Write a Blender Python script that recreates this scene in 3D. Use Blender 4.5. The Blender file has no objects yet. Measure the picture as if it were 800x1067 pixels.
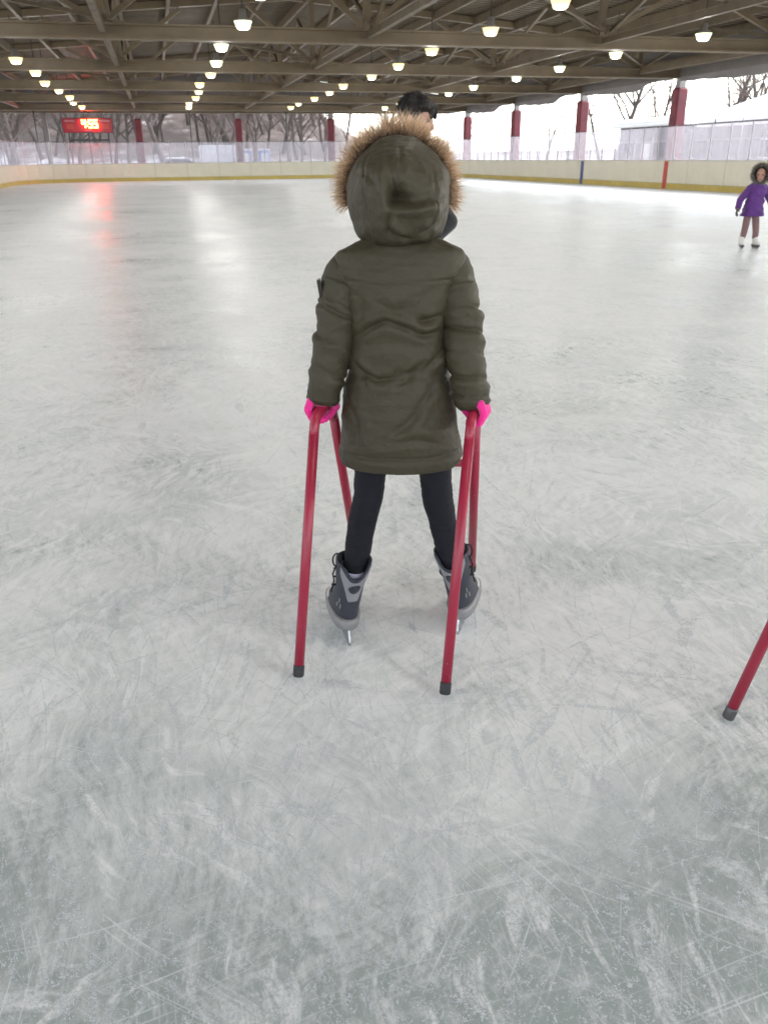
import bpy, math, random
import numpy as np
from mathutils import Vector, Matrix, Quaternion, noise as mnoise

S = bpy.context.scene
COL = S.collection
R = math.radians

# ------------------------------------------------------------------ camera
cam_d = bpy.data.cameras.new("camera")
cam = bpy.data.objects.new("camera", cam_d)
COL.objects.link(cam)
cam_d.sensor_fit = 'VERTICAL'
cam_d.sensor_height = 36.0
cam_d.lens = 860.0 / 1067.0 * 36.0
cam_d.clip_start = 0.05
cam_d.clip_end = 2000
cam_d.dof.use_dof = True
cam_d.dof.focus_distance = 2.2
cam_d.dof.aperture_fstop = 8.0
PITCH = math.atan(369.5 / 860.0)
ROLL = math.atan(0.010)
fw = Vector((0, math.cos(PITCH), -math.sin(PITCH)))
up0 = Vector((0, math.sin(PITCH), math.cos(PITCH)))
rt0 = Vector((1, 0, 0))
rt = rt0 * math.cos(ROLL) - up0 * math.sin(ROLL)
up = up0 * math.cos(ROLL) + rt0 * math.sin(ROLL)
m3 = Matrix((rt, up, -fw)).transposed()
cam.matrix_world = Matrix.Translation((0, 0, 1.35)) @ m3.to_4x4()
S.camera = cam

# ------------------------------------------------------------------ sky, sun, exposure
SUN_EL, SUN_AZ = R(34), R(62)           # sun behind cloud, beyond the right hand side
w = bpy.data.worlds.new("World")
S.world = w
w.use_nodes = True
nt = w.node_tree
bg = nt.nodes['Background']
sky = nt.nodes.new('ShaderNodeTexSky')
sky.sky_type = 'NISHITA'
sky.sun_disc = False
sky.sun_elevation = SUN_EL
sky.sun_rotation = SUN_AZ
sky.dust_density = 1.0
sky.air_density = 1.2
hs = nt.nodes.new('ShaderNodeHueSaturation')     # cloud cover: almost colourless daylight
hs.inputs['Saturation'].default_value = 0.34
nt.links.new(sky.outputs[0], hs.inputs['Color'])
nt.links.new(hs.outputs[0], bg.inputs['Color'])
bg.inputs['Strength'].default_value = 0.15
sd = bpy.data.lights.new("sun", 'SUN')
sd.energy = 0.5
sd.angle = R(20)
sd.color = (1, 0.97, 0.93)
so = bpy.data.objects.new("sun", sd)
COL.objects.link(so)
so.rotation_euler = Vector((math.sin(SUN_AZ) * math.cos(SUN_EL), math.cos(SUN_AZ) * math.cos(SUN_EL), math.sin(SUN_EL))).to_track_quat('Z', 'Y').to_euler()
S.view_settings.view_transform = 'Standard'
S.view_settings.look = 'None'
S.view_settings.exposure = 2.7
S.view_settings.gamma = 1.0
S.view_settings.use_curve_mapping = False
S.render.engine = 'CYCLES'
S.cycles.use_denoising = True
S.cycles.max_bounces = 7
S.cycles.diffuse_bounces = 4
S.cycles.transparent_max_bounces = 12
S.cycles.sample_clamp_indirect = 8.0
S.cycles.use_light_tree = True

LAMP_WATTS = 11.0

TH = R(14)                  # rink axis, turned against the camera's
rng = random.Random(11)
nrng = np.random.default_rng(5)


# ------------------------------------------------------------------ node materials
class NT:
    def __init__(self, name):
        self.m = bpy.data.materials.new(name)
        self.m.use_nodes = True
        self.t = self.m.node_tree
        self.b = self.t.nodes['Principled BSDF']
        self.out = self.t.nodes['Material Output']
        self._c = None

    def n(self, typ, **kw):
        x = self.t.nodes.new(typ)
        for k, v in kw.items():
            if k.startswith('i_'):
                x.inputs[k[2:]].default_value = v
            else:
                setattr(x, k, v)
        return x

    def l(self, a, b):
        self.t.links.new(a, b)

    def coords(self):
        if self._c is None:
            self._c = self.n('ShaderNodeTexCoord').outputs['Object']
        return self._c

    def noise(self, scale, detail=4, rough=0.55, dist=0.0, vec=None):
        x = self.n('ShaderNodeTexNoise')
        x.inputs['Scale'].default_value = scale
        x.inputs['Detail'].default_value = detail
        x.inputs['Roughness'].default_value = rough
        x.inputs['Distortion'].default_value = dist
        self.l(vec or self.coords(), x.inputs['Vector'])
        return x.outputs['Fac']

    def mapping(self, rot=(0, 0, 0), scale=(1, 1, 1), loc=(0, 0, 0), vec=None):
        x = self.n('ShaderNodeMapping')
        x.inputs['Rotation'].default_value = rot
        x.inputs['Scale'].default_value = scale
        x.inputs['Location'].default_value = loc
        self.l(vec or self.coords(), x.inputs['Vector'])
        return x.outputs[0]

    def ramp(self, fac, stops):
        x = self.n('ShaderNodeValToRGB')
        e = x.color_ramp.elements
        while len(e) > 1:
            e.remove(e[-1])
        e[0].position = stops[0][0]
        e[0].color = self._rgba(stops[0][1])
        for p, c in stops[1:]:
            k = e.new(p)
            k.color = self._rgba(c)
        self.l(fac, x.inputs[0])
        return x.outputs[0]

    @staticmethod
    def _rgba(c):
        if isinstance(c, (int, float)):
            return (c, c, c, 1)
        return (c[0], c[1], c[2], 1)

    def math(self, op, a, b=None):
        x = self.n('ShaderNodeMath', operation=op)
        for i, v in enumerate((a, b)):
            if v is None:
                continue
            if isinstance(v, (int, float)):
                x.inputs[i].default_value = v
            else:
                self.l(v, x.inputs[i])
        return x.outputs[0]

    def mix(self, fac, a, b, blend='MIX'):
        x = self.n('ShaderNodeMix', data_type='RGBA', blend_type=blend)
        for j, v in ((0, fac), (6, a), (7, b)):
            s = x.inputs[j]
            if isinstance(v, (int, float)):
                s.default_value = v if j == 0 else (v, v, v, 1)
            elif isinstance(v, tuple):
                s.default_value = self._rgba(v)
            else:
                self.l(v, s)
        return x.outputs[2]

    def bump(self, h, strength=0.3, dist=0.01):
        x = self.n('ShaderNodeBump')
        x.inputs['Strength'].default_value = strength
        x.inputs['Distance'].default_value = dist
        self.l(h, x.inputs['Height'])
        self.l(x.outputs[0], self.b.inputs['Normal'])


def plain(name, col, rough=0.5, var=0.18, scale=6.0, metal=0.0, bump=0.0, bscale=60.0, spec=0.5, sheen=0.0):
    k = NT(name)
    f = k.noise(scale, 5, 0.6)
    d = tuple(c * (1 - var) for c in col)
    b = tuple(min(1, c * (1 + var)) for c in col)
    k.l(k.ramp(f, [(0.3, d), (0.7, b)]), k.b.inputs['Base Color'])
    k.l(k.ramp(k.noise(scale * 2.3, 3), [(0.3, max(0.02, rough - 0.08)), (0.7, min(1, rough + 0.08))]), k.b.inputs['Roughness'])
    k.b.inputs['Metallic'].default_value = metal
    k.b.inputs['Specular IOR Level'].default_value = spec
    if sheen:
        k.b.inputs['Sheen Weight'].default_value = sheen
    if bump:
        k.bump(k.noise(bscale, 4), bump, 0.004)
    return k.m


def emit(name, col, strength, base=(0.8, 0.8, 0.8)):
    k = NT(name)
    k.b.inputs['Base Color'].default_value = (*base, 1)
    k.b.inputs['Emission Color'].default_value = (*col, 1)
    k.b.inputs['Emission Strength'].default_value = strength
    k.b.inputs['Roughness'].default_value = 0.4
    return k.m


def ice_material():
    k = NT("ice")
    # cloudy frost at several sizes, pulled into fibres by the passing blades
    big = k.noise(0.33, 3, 0.5)
    mid = k.noise(1.5, 6, 0.65, 0.8)
    warp = k.n('ShaderNodeTexNoise', i_Scale=1.1, i_Detail=3)
    k.l(k.coords(), warp.inputs['Vector'])
    wv = k.n('ShaderNodeVectorMath', operation='MULTIPLY_ADD')
    k.l(warp.outputs['Color'], wv.inputs[0])
    wv.inputs[1].default_value = (0.5, 0.5, 0)
    k.l(k.coords(), wv.inputs[2])
    wv2 = k.n('ShaderNodeVectorMath', operation='MULTIPLY_ADD')
    k.l(warp.outputs['Color'], wv2.inputs[0])
    wv2.inputs[1].default_value = (0.8, 0.8, 0)
    sh = k.n('ShaderNodeVectorMath', operation='ADD')
    k.l(k.coords(), sh.inputs[0])
    sh.inputs[1].default_value = (-0.4, -0.4, 0)
    k.l(sh.outputs[0], wv2.inputs[2])
    wv2 = wv2.outputs[0]
    wv3 = k.n('ShaderNodeVectorMath', operation='MULTIPLY_ADD')
    slow = k.n('ShaderNodeTexNoise', i_Scale=0.7, i_Detail=1)
    k.l(k.coords(), slow.inputs['Vector'])
    k.l(slow.outputs['Color'], wv3.inputs[0])
    wv3.inputs[1].default_value = (0.45, 0.45, 0)
    k.l(k.coords(), wv3.inputs[2])
    wv3 = wv3.outputs[0]
    fib = None
    for i, (a, sx, sy) in enumerate(((0.22, 40, 7), (-0.35, 30, 6), (1.2, 34, 8))):
        v = k.mapping((0, 0, 0), (sx, sy, 1), (i * 9, 4 * i, 0), k.mapping((0, 0, a), (1, 1, 1), (0, 0, 0), wv.outputs[0]))
        f = k.noise(1.0, 5, 0.72, 0.3, v)
        m_ = k.ramp(k.noise(1.3, 2, 0.5, 0, k.mapping((0, 0, 0), (1, 1, 1), (i * 3.3, i * 1.7, 0))), [(0.4, 0.25), (0.62, 1.0)])
        f = k.math('MULTIPLY', k.math('SUBTRACT', f, 0.5), m_)
        fib = f if fib is None else k.math('ADD', fib, f)
    grit = k.noise(170, 3, 0.6)
    frost = k.math('ADD', k.math('MULTIPLY', big, 0.46), k.math('MULTIPLY', mid, 0.54))
    # frost value lowered in soft patches close to the camera: darker, smoother there
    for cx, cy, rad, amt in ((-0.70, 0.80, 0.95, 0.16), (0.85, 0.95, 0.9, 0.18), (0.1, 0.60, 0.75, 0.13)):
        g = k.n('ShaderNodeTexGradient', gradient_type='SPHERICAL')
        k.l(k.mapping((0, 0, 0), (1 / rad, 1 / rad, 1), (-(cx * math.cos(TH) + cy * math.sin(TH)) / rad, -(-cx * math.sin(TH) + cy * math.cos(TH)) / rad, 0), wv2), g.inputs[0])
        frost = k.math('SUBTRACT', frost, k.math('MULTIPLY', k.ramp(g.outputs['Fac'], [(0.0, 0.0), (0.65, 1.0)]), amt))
    frost = k.math('ADD', frost, k.math('MULTIPLY', fib, 0.62))
    frost = k.math('ADD', frost, k.math('MULTIPLY', k.math('SUBTRACT', grit, 0.5), 0.08))
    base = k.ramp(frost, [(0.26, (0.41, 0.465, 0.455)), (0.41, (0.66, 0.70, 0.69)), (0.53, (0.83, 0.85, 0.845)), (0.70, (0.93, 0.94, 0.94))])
    # skate cuts: bundles of long thin lines at many headings, broken up by noise
    lines = None
    for i, (a, sx, sy, th) in enumerate(((0.12, 150, 1.3, .62), (0.7, 170, 1.6, .63), (1.5, 130, 1.2, .63), (-0.35, 200, 2.0, .62), (-0.9, 160, 1.4, .63))):
        rotv = k.mapping((0, 0, a), (1, 1, 1), (0, 0, 0), wv3)
        v = k.mapping((0, 0, 0), (sx, sy, 1), (i * 7.3, i * 3.1, 0), rotv)
        f = k.noise(1.0, 2, 0.5, 0.0, v)
        r = k.ramp(f, [(th, 0.0), (th + 0.06, 1.0)])
        msk = k.ramp(k.noise(2.1 + 0.4 * i, 3, 0.6, 0.3, k.mapping((0, 0, 0), (1, 1, 1), (i * 5.0, 2.0 * i, 0))), [(0.44, 0.0), (0.60, 1.0)])
        g = k.math('MULTIPLY', r, msk)
        lines = g if lines is None else k.math('MAXIMUM', lines, g)
    col = k.mix(k.math('MULTIPLY', lines, 0.55), base, (0.92, 0.945, 0.97))
    # broad scuffs of shaved frost
    scuff = None
    for i, (a, sx, sy, th) in enumerate(((0.15, 24, 4.5, .525), (-0.75, 20, 4.0, .545), (0.85, 22, 4.5, .545))):
        v = k.mapping((0, 0, 0), (sx, sy, 1), (i * 5.1 + 2, i * 8.3, 0), k.mapping((0, 0, a), (1, 1, 1), (0, 0, 0), wv.outputs[0]))
        f = k.ramp(k.noise(1.0, 5, 0.62, 0.4, v), [(th, 0.0), (th + 0.09, 1.0)])
        m_ = k.ramp(k.noise(1.7, 2, 0.5, 0, k.mapping((0, 0, 0), (1, 1, 1), (i * 2.3 + 7, i * 4.7, 0))), [(0.42, 0.0), (0.6, 1.0)])
        f = k.math('MULTIPLY', f, m_)
        scuff = f if scuff is None else k.math('MAXIMUM', scuff, f)
    scuff = k.math('MULTIPLY', scuff, k.ramp(k.noise(95, 5, 0.75, 0.4), [(0.34, 0.1), (0.55, 1.0)]))
    col = k.mix(k.math('MULTIPLY', scuff, 0.85), col, (0.955, 0.965, 0.975))
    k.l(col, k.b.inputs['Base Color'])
    rough = k.math('ADD', k.ramp(frost, [(0.34, 0.27), (0.50, 0.40), (0.66, 0.55)]), k.math('MULTIPLY', lines, 0.2))
    k.l(rough, k.b.inputs['Roughness'])
    k.b.inputs['IOR'].default_value = 1.31
    k.b.inputs['Specular IOR Level'].default_value = 0.36
    k.b.inputs['Sheen Weight'].default_value = 0.12
    k.b.inputs['Sheen Roughness'].default_value = 0.45
    k.b.inputs['Sheen Tint'].default_value = (0.95, 0.98, 1.0, 1)
    h = k.math('ADD', k.math('MULTIPLY', fib, 0.5), k.math('MULTIPLY', k.noise(6, 3), 1.1))
    k.bump(h, 0.16, 0.006)
    return k.m


def frost_mark_material():
    k = NT("skate_frost")
    f = k.noise(40, 5, 0.75, 0.5)
    g = k.noise(330, 3, 0.7)
    a = k.ramp(k.math('ADD', k.math('MULTIPLY', f, 0.5), k.math('MULTIPLY', g, 0.5)), [(0.51, 0.0), (0.54, 1.0)])
    k.l(a, k.b.inputs['Alpha'])
    k.b.inputs['Base Color'].default_value = (0.72, 0.765, 0.79, 1)
    k.b.inputs['Roughness'].default_value = 0.7
    return k.m


def fabric(name, col, weave=900.0, var=0.14, bump=0.12, rough=0.78, sheen=0.25, spec=0.4, crinkle=0.0):
    k = NT(name)
    f = k.noise(9, 5, 0.6)
    d = tuple(c * (1 - var) for c in col)
    b = tuple(c * (1 + var) for c in col)
    c = k.ramp(f, [(0.3, d), (0.7, b)])
    wv = k.noise(weave, 2)
    c = k.mix(0.10, c, k.ramp(wv, [(0.3, 0.0), (0.7, tuple(min(1, x * 2.6) for x in col))]))
    k.l(c, k.b.inputs['Base Color'])
    k.b.inputs['Roughness'].default_value = rough
    k.b.inputs['Sheen Weight'].default_value = sheen
    k.b.inputs['Sheen Roughness'].default_value = 0.5
    k.b.inputs['Specular IOR Level'].default_value = spec
    crk = k.math('ABSOLUTE', k.math('SUBTRACT', k.noise(26, 6, 0.62, 0.8), 0.5))
    k.bump(k.math('ADD', k.math('MULTIPLY', wv, 0.25), k.math('ADD', k.math('MULTIPLY', k.noise(60, 4, 0.6), 0.5), k.math('MULTIPLY', crk, crinkle))), bump, 0.004)
    return k.m


def glass_material():
    k = NT("scuffed_acrylic")
    k.b.inputs['Base Color'].default_value = (0.62, 0.60, 0.65, 1)
    k.b.inputs['Roughness'].default_value = 0.28
    k.b.inputs['Transmission Weight'].default_value = 0.0
    tr = k.n('ShaderNodeBsdfTransparent')
    tr.inputs[0].default_value = (0.96, 0.96, 0.97, 1)
    tl = k.n('ShaderNodeBsdfTranslucent')
    tl.inputs[0].default_value = (0.62, 0.60, 0.65, 1)
    m0 = k.n('ShaderNodeMixShader')
    m0.inputs[0].default_value = 0.5
    k.l(k.b.outputs[0], m0.inputs[1])
    k.l(tl.outputs[0], m0.inputs[2])
    mx = k.n('ShaderNodeMixShader')
    k.l(k.ramp(k.noise(2.5, 5, 0.65), [(0.3, 0.17), (0.7, 0.38)]), mx.inputs[0])
    k.l(tr.outputs[0], mx.inputs[1])
    k.l(m0.outputs[0], mx.inputs[2])
    k.l(mx.outputs[0], k.out.inputs['Surface'])
    return k.m


def fur_material(name, root, mid, tip):
    k = NT(name)
    at = k.n('ShaderNodeAttribute', attribute_name="strand")
    sep = k.n('ShaderNodeSeparateColor')
    k.l(at.outputs['Color'], sep.inputs[0])
    c = k.ramp(sep.outputs[0], [(0.0, root), (0.45, mid), (1.0, tip)])
    v = k.n('ShaderNodeHueSaturation')
    k.l(c, v.inputs['Color'])
    k.l(k.math('ADD', k.math('MULTIPLY', sep.outputs[1], 0.9), 0.55), v.inputs['Value'])
    k.l(v.outputs[0], k.b.inputs['Base Color'])
    k.b.inputs['Roughness'].default_value = 0.6
    return k.m


def terrain_material():
    k = NT("snowy_ground")
    geo = k.n('ShaderNodeNewGeometry')
    sep = k.n('ShaderNodeSeparateXYZ')
    k.l(geo.outputs['Position'], sep.inputs[0])
    f = k.math('ADD', k.math('ADD', k.math('MULTIPLY', k.noise(0.10, 3, 0.6), 0.5), k.math('MULTIPLY', k.noise(0.55, 5, 0.7), 0.5)), k.math('MULTIPLY', k.math('MINIMUM', k.math('MAXIMUM', k.math('SUBTRACT', sep.outputs[2], 0.4), 0.0), 3.0), -0.06))
    c = k.ramp(f, [(0.32, (0.055, 0.038, 0.031)), (0.43, (0.12, 0.088, 0.075)), (0.54, (0.58, 0.57, 0.60))])
    k.l(c, k.b.inputs['Base Color'])
    k.b.inputs['Roughness'].default_value = 0.85
    k.bump(k.noise(1.2, 5), 0.4, 0.1)
    return k.m


def pipe_material():
    k = NT("red_painted_pipe")
    c = k.ramp(k.noise(4, 4, 0.6), [(0.3, (0.30, 0.016, 0.042)), (0.7, (0.37, 0.022, 0.055))])
    chip = k.ramp(k.noise(120, 4, 0.7, 0.3), [(0.655, 0.0), (0.67, 1.0)])
    wear = k.ramp(k.noise(9, 3, 0.6), [(0.45, 0.0), (0.62, 1.0)])
    c = k.mix(k.math('MULTIPLY', chip, wear), c, (0.42, 0.30, 0.30))
    k.l(c, k.b.inputs['Base Color'])
    k.b.inputs['Roughness'].default_value = 0.34
    return k.m


def board_material():
    k = NT("white_board")
    c = k.ramp(k.noise(1.2, 5, 0.6), [(0.3, (0.70, 0.675, 0.56)), (0.7, (0.80, 0.77, 0.65))])
    puck = k.ramp(k.noise(2.6, 5, 0.7, 1.2, k.mapping((0, 0, 0), (1, 1, 3.5))), [(0.66, 0.0), (0.72, 0.7)])
    c = k.mix(puck, c, (0.30, 0.29, 0.27))
    k.l(c, k.b.inputs['Base Color'])
    k.b.inputs['Roughness'].default_value = 0.42
    k.bump(k.noise(20, 4), 0.05, 0.004)
    return k.m


M = dict(
    ice=ice_material(), frost=frost_mark_material(), glass=glass_material(), ground=terrain_material(),
    concrete=plain("concrete", (0.33, 0.32, 0.30), 0.85, 0.2, 1.5),
    board=board_material(),
    backing=plain("board_backing", (0.22, 0.21, 0.19), 0.8),
    kick=plain("yellow_kick_strip", (0.58, 0.46, 0.12), 0.45, 0.12, 3),
    cap=plain("board_cap", (0.62, 0.61, 0.57), 0.5, 0.08),
    blue=plain("blue_stripe", (0.05, 0.09, 0.25), 0.45, 0.1),
    redline=plain("red_stripe", (0.52, 0.07, 0.05), 0.45, 0.1),
    alu=plain("aluminium", (0.42, 0.42, 0.44), 0.42, 0.1, metal=0.6),
    darkmetal=plain("dark_steel", (0.06, 0.06, 0.065), 0.5, 0.2, metal=0.3),
    beam=plain("painted_steel_beam", (0.180, 0.140, 0.085), 0.55, 0.16, 1.4),
    deck=plain("corrugated_deck", (0.102, 0.078, 0.047), 0.6, 0.2, 0.8),
    rafter=plain("steel_joist", (0.145, 0.113, 0.070), 0.55, 0.2, 1.5),
    fascia=plain("fascia_sheet", (0.22, 0.205, 0.19), 0.7, 0.14, 0.7),
    curtain=plain("rolled_tarpaulin", (0.24, 0.23, 0.23), 0.65, 0.12, 0.9),
    pad=plain("red_column_pad", (0.165, 0.022, 0.036), 0.5, 0.22, 1.8, bump=0.08, bscale=12),
    steelcol=plain("grey_column_steel", (0.30, 0.285, 0.28), 0.55, 0.15, 2),
    lamp_can=plain("lamp_ballast", (0.30, 0.29, 0.27), 0.5, 0.15),
    lampA=emit("lamp_glow_warm", (1.0, 0.90, 0.50), 0.42, (0.9, 0.88, 0.8)),
    lampB=emit("lamp_glow_green", (0.88, 1.0, 0.48), 0.40, (0.85, 0.9, 0.8)),
    lampC=emit("lamp_glow_yellow", (1.0, 0.74, 0.22), 0.30, (0.9, 0.85, 0.7)),
    sb_panel=plain("scoreboard_panel", (0.42, 0.012, 0.035), 0.35, 0.15, 3),
    sb_dim=plain("scoreboard_lettering", (0.55, 0.22, 0.24), 0.5, 0.1),
    sb_digit=emit("scoreboard_digit", (1.0, 0.055, 0.012), 20.0, (0.6, 0.05, 0.03)),
    bark=plain("bark", (0.065, 0.052, 0.045), 0.9, 0.3, 3),
    barkpale=plain("pale_bark", (0.20, 0.175, 0.16), 0.9, 0.25, 3),
    twig=plain("twigs", (0.10, 0.070, 0.058), 0.9, 0.25, 2),
    snow=plain("snow", (0.82, 0.83, 0.86), 0.8, 0.04, 2, bump=0.2, bscale=4),
    shedwall=plain("grey_siding", (0.11, 0.105, 0.112), 0.75, 0.1, 1.0),
    whitewall=plain("white_siding", (0.45, 0.45, 0.48), 0.6, 0.08, 1.0),
    darkglass=plain("dark_window", (0.03, 0.035, 0.045), 0.12, 0.2),
    carpaint=plain("grey_car_paint", (0.09, 0.095, 0.10), 0.3, 0.1, metal=0.3),
    bluetoilet=plain("blue_plastic", (0.07, 0.13, 0.36), 0.45, 0.1),
    rubber=plain("rubber", (0.028, 0.028, 0.032), 0.6, 0.2, 20),
    pipe=pipe_material(),
    pipecap=plain("worn_pipe_end", (0.12, 0.12, 0.125), 0.35, 0.2, 30, metal=0.7),
    coat=fabric("olive_parka_fabric", (0.0475, 0.041, 0.0245), 700, 0.10, 0.34, 0.55, 0.0, 0.30, 2.6),
    stitch=fabric("olive_seam_fabric", (0.028, 0.025, 0.019), 700),
    fur=fur_material("fur_trim_hair", (0.09, 0.05, 0.034), (0.46, 0.29, 0.165), (0.85, 0.64, 0.43)),
    furgrey=fur_material("grey_fur_hair", (0.05, 0.045, 0.04), (0.17, 0.155, 0.13), (0.42, 0.39, 0.33)),
    legging=fabric("navy_legging_knit", (0.0065, 0.0068, 0.012), 1100, 0.2, 0.25, 0.85, 0.02),
    pink=fabric("pink_glove_knit", (0.86, 0.018, 0.26), 900, 0.1, 0.3, 0.75, 0.35),
    boot=fabric("skate_boot_navy", (0.030, 0.034, 0.050), 800, 0.15, 0.1, 0.55, 0.05),
    bootgrey=plain("skate_grey_panel", (0.25, 0.255, 0.275), 0.5, 0.08, 20),
    bootwhite=plain("skate_toe_white", (0.62, 0.61, 0.59), 0.4, 0.08, 20),
    holder=plain("blade_holder_grey", (0.23, 0.228, 0.235), 0.4, 0.08, 25),
    steel=plain("blade_steel", (0.42, 0.43, 0.45), 0.32, 0.08, 30, metal=1.0),
    lace=plain("black_lace", (0.015, 0.015, 0.018), 0.8, 0.1),
    sock=fabric("pale_sock", (0.58, 0.56, 0.70), 900),
    skin=plain("skin", (0.46, 0.26, 0.195), 0.5, 0.08, 14),
    hair=plain("dark_hair", (0.012, 0.008, 0.007), 0.75, 0.3, 40),
    eye=plain("eye", (0.05, 0.04, 0.04), 0.15, 0.1),
    lips=plain("lips", (0.42, 0.14, 0.12), 0.45, 0.08, 20),
    black=fabric("black_jacket", (0.012, 0.012, 0.014), 600, 0.2, 0.2),
    jeans=fabric("dark_jeans", (0.02, 0.024, 0.04), 900),
    purple=fabric("purple_coat_fabric", (0.105, 0.032, 0.20), 500, 0.15, 0.35, 0.7, 0.2, 0.3, 2.5),
    brownleg=fabric("mauve_brown_leggings", (0.20, 0.115, 0.115), 900),
    glovedark=fabric("dark_glove", (0.05, 0.045, 0.045), 900),
    whiteboot=plain("white_skate_leather", (0.74, 0.73, 0.71), 0.45, 0.06, 20),
    darkboot=plain("dark_skate_sole", (0.09, 0.08, 0.075), 0.5, 0.1, 20),
)


# ------------------------------------------------------------------ mesh helpers
class MB:
    def __init__(self):
        self.v, self.f, self.n = [], [], 0

    def add(self, verts, faces):
        verts = [tuple(map(float, p)) for p in verts]
        b = self.n
        self.v += verts
        self.f += [tuple(i + b for i in q) for q in faces]
        self.n += len(verts)
        return self

    def box(self, x0, x1, y0, y1, z0, z1):
        v = [(x, y, z) for z in (z0, z1) for y in (y0, y1) for x in (x0, x1)]
        return self.add(v, [(0, 2, 3, 1), (4, 5, 7, 6), (0, 1, 5, 4), (2, 6, 7, 3), (0, 4, 6, 2), (1, 3, 7, 5)])

    def bevbox(self, x0, x1, y0, y1, z0, z1, b=0.02):
        # box with chamfered vertical and horizontal edges
        xs, ys, zs = (x0, x1), (y0, y1), (z0, z1)
        ring = []
        pts = [(x0 + b, y0), (x1 - b, y0), (x1, y0 + b), (x1, y1 - b), (x1 - b, y1), (x0 + b, y1), (x0, y1 - b), (x0, y0 + b)]
        cx, cy = (x0 + x1) / 2, (y0 + y1) / 2
        def ins(p):
            return (p[0] + (b if p[0] < cx else -b) * 0.7, p[1] + (b if p[1] < cy else -b) * 0.7)
        rows = [[(*ins(p), z0) for p in pts], [(*p, z0 + b) for p in pts], [(*p, z1 - b) for p in pts], [(*ins(p), z1) for p in pts]]
        v = [p for r_ in rows for p in r_]
        f = [tuple(range(7, -1, -1)), tuple(range(24, 32))]
        for r_ in range(3):
            for i in range(8):
                j = (i + 1) % 8
                f.append((r_ * 8 + i, r_ * 8 + j, r_ * 8 + 8 + j, r_ * 8 + 8 + i))
        return self.add(v, f)

    def obox(self, c, ax, ay, az):
        c, ax, ay, az = map(Vector, (c, ax, ay, az))
        v = [c + ax * i + ay * j + az * k for k in (-1, 1) for j in (-1, 1) for i in (-1, 1)]
        return self.add(v, [(0, 2, 3, 1), (4, 5, 7, 6), (0, 1, 5, 4), (2, 6, 7, 3), (0, 4, 6, 2), (1, 3, 7, 5)])

    def bar(self, p, q, w_, h_):
        p, q = Vector(p), Vector(q)
        d = q - p
        L = d.length / 2
        d.normalize()
        s = d.cross(Vector((0, 0, 1)))
        if s.length < 1e-4:
            s = Vector((1, 0, 0))
        s.normalize()
        t = s.cross(d)
        return self.obox((p + q) / 2, d * L, s * w_ / 2, t * h_ / 2)

    def tube(self, path, rad, n=10, cap=True, closed=False):
        path = [Vector(p) for p in path]
        if isinstance(rad, (int, float)):
            rad = [rad] * len(path)
        m = len(path)
        ref = None
        v = []
        for i, p in enumerate(path):
            if closed:
                d = path[(i + 1) % m] - path[i - 1]
            else:
                d = path[min(i + 1, m - 1)] - path[max(i - 1, 0)]
            d.normalize()
            if ref is None:
                ref = d.orthogonal().normalized()
            ref = (ref - d * ref.dot(d))
            if ref.length < 1e-6:
                ref = d.orthogonal()
            ref.normalize()
            s = d.cross(ref)
            for k in range(n):
                a = 2 * math.pi * k / n
                v.append(p + (ref * math.cos(a) + s * math.sin(a)) * rad[i])
        f = []
        for i in range(m if closed else m - 1):
            i2 = (i + 1) % m
            for k in range(n):
                k2 = (k + 1) % n
                f.append((i * n + k, i * n + k2, i2 * n + k2, i2 * n + k))
        if cap and not closed:
            f.append(tuple(range(n - 1, -1, -1)))
            f.append(tuple(range((m - 1) * n, m * n)))
        return self.add(v, f)

    def lathe(self, prof, n=24, c=(0, 0, 0), capb=True, capt=True):
        v = []
        for r_, z in prof:
            for k in range(n):
                a = 2 * math.pi * k / n
                v.append((c[0] + r_ * math.cos(a), c[1] + r_ * math.sin(a), c[2] + z))
        f = []
        for i in range(len(prof) - 1):
            for k in range(n):
                k2 = (k + 1) % n
                f.append((i * n + k, i * n + k2, (i + 1) * n + k2, (i + 1) * n + k))
        if capb:
            f.append(tuple(range(n - 1, -1, -1)))
        if capt:
            f.append(tuple(range((len(prof) - 1) * n, len(prof) * n)))
        return self.add(v, f)

    def ellipsoid(self, c, r_, n=20, m=12, rot=None):
        rot = rot or Matrix.Identity(3)
        c = Vector(c)
        v = [c + rot @ Vector((0, 0, -r_[2]))]
        for i in range(1, m):
            a = -math.pi / 2 + math.pi * i / m
            for k in range(n):
                b = 2 * math.pi * k / n
                v.append(c + rot @ Vector((r_[0] * math.cos(a) * math.cos(b), r_[1] * math.cos(a) * math.sin(b), r_[2] * math.sin(a))))
        v.append(c + rot @ Vector((0, 0, r_[2])))
        f = [(0, 1 + (k + 1) % n, 1 + k) for k in range(n)]
        for i in range(m - 2):
            for k in range(n):
                k2 = (k + 1) % n
                f.append((1 + i * n + k, 1 + i * n + k2, 1 + (i + 1) * n + k2, 1 + (i + 1) * n + k))
        L = len(v) - 1
        f += [(L, L - n + k, L - n + (k + 1) % n) for k in range(n)]
        return self.add(v, f)

    def capsule(self, p, q, r0, r1, n=14):
        p, q = Vector(p), Vector(q)
        d = (q - p)
        L = d.length
        d.normalize()
        path, rad = [], []
        for a in (80, 55, 28):
            path.append(p - d * r0 * math.sin(R(a)))
            rad.append(r0 * math.cos(R(a)))
        for t in (0.0, 0.5, 1.0):
            path.append(p + d * L * t)
            rad.append(r0 + (r1 - r0) * t)
        for a in (28, 55, 80):
            path.append(q + d * r1 * math.sin(R(a)))
            rad.append(r1 * math.cos(R(a)))
        return self.tube(path, rad, n)

    def mesh(self, name):
        me = bpy.data.meshes.new(name)
        me.from_pydata(self.v, [], self.f)
        me.update()
        return me


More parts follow.
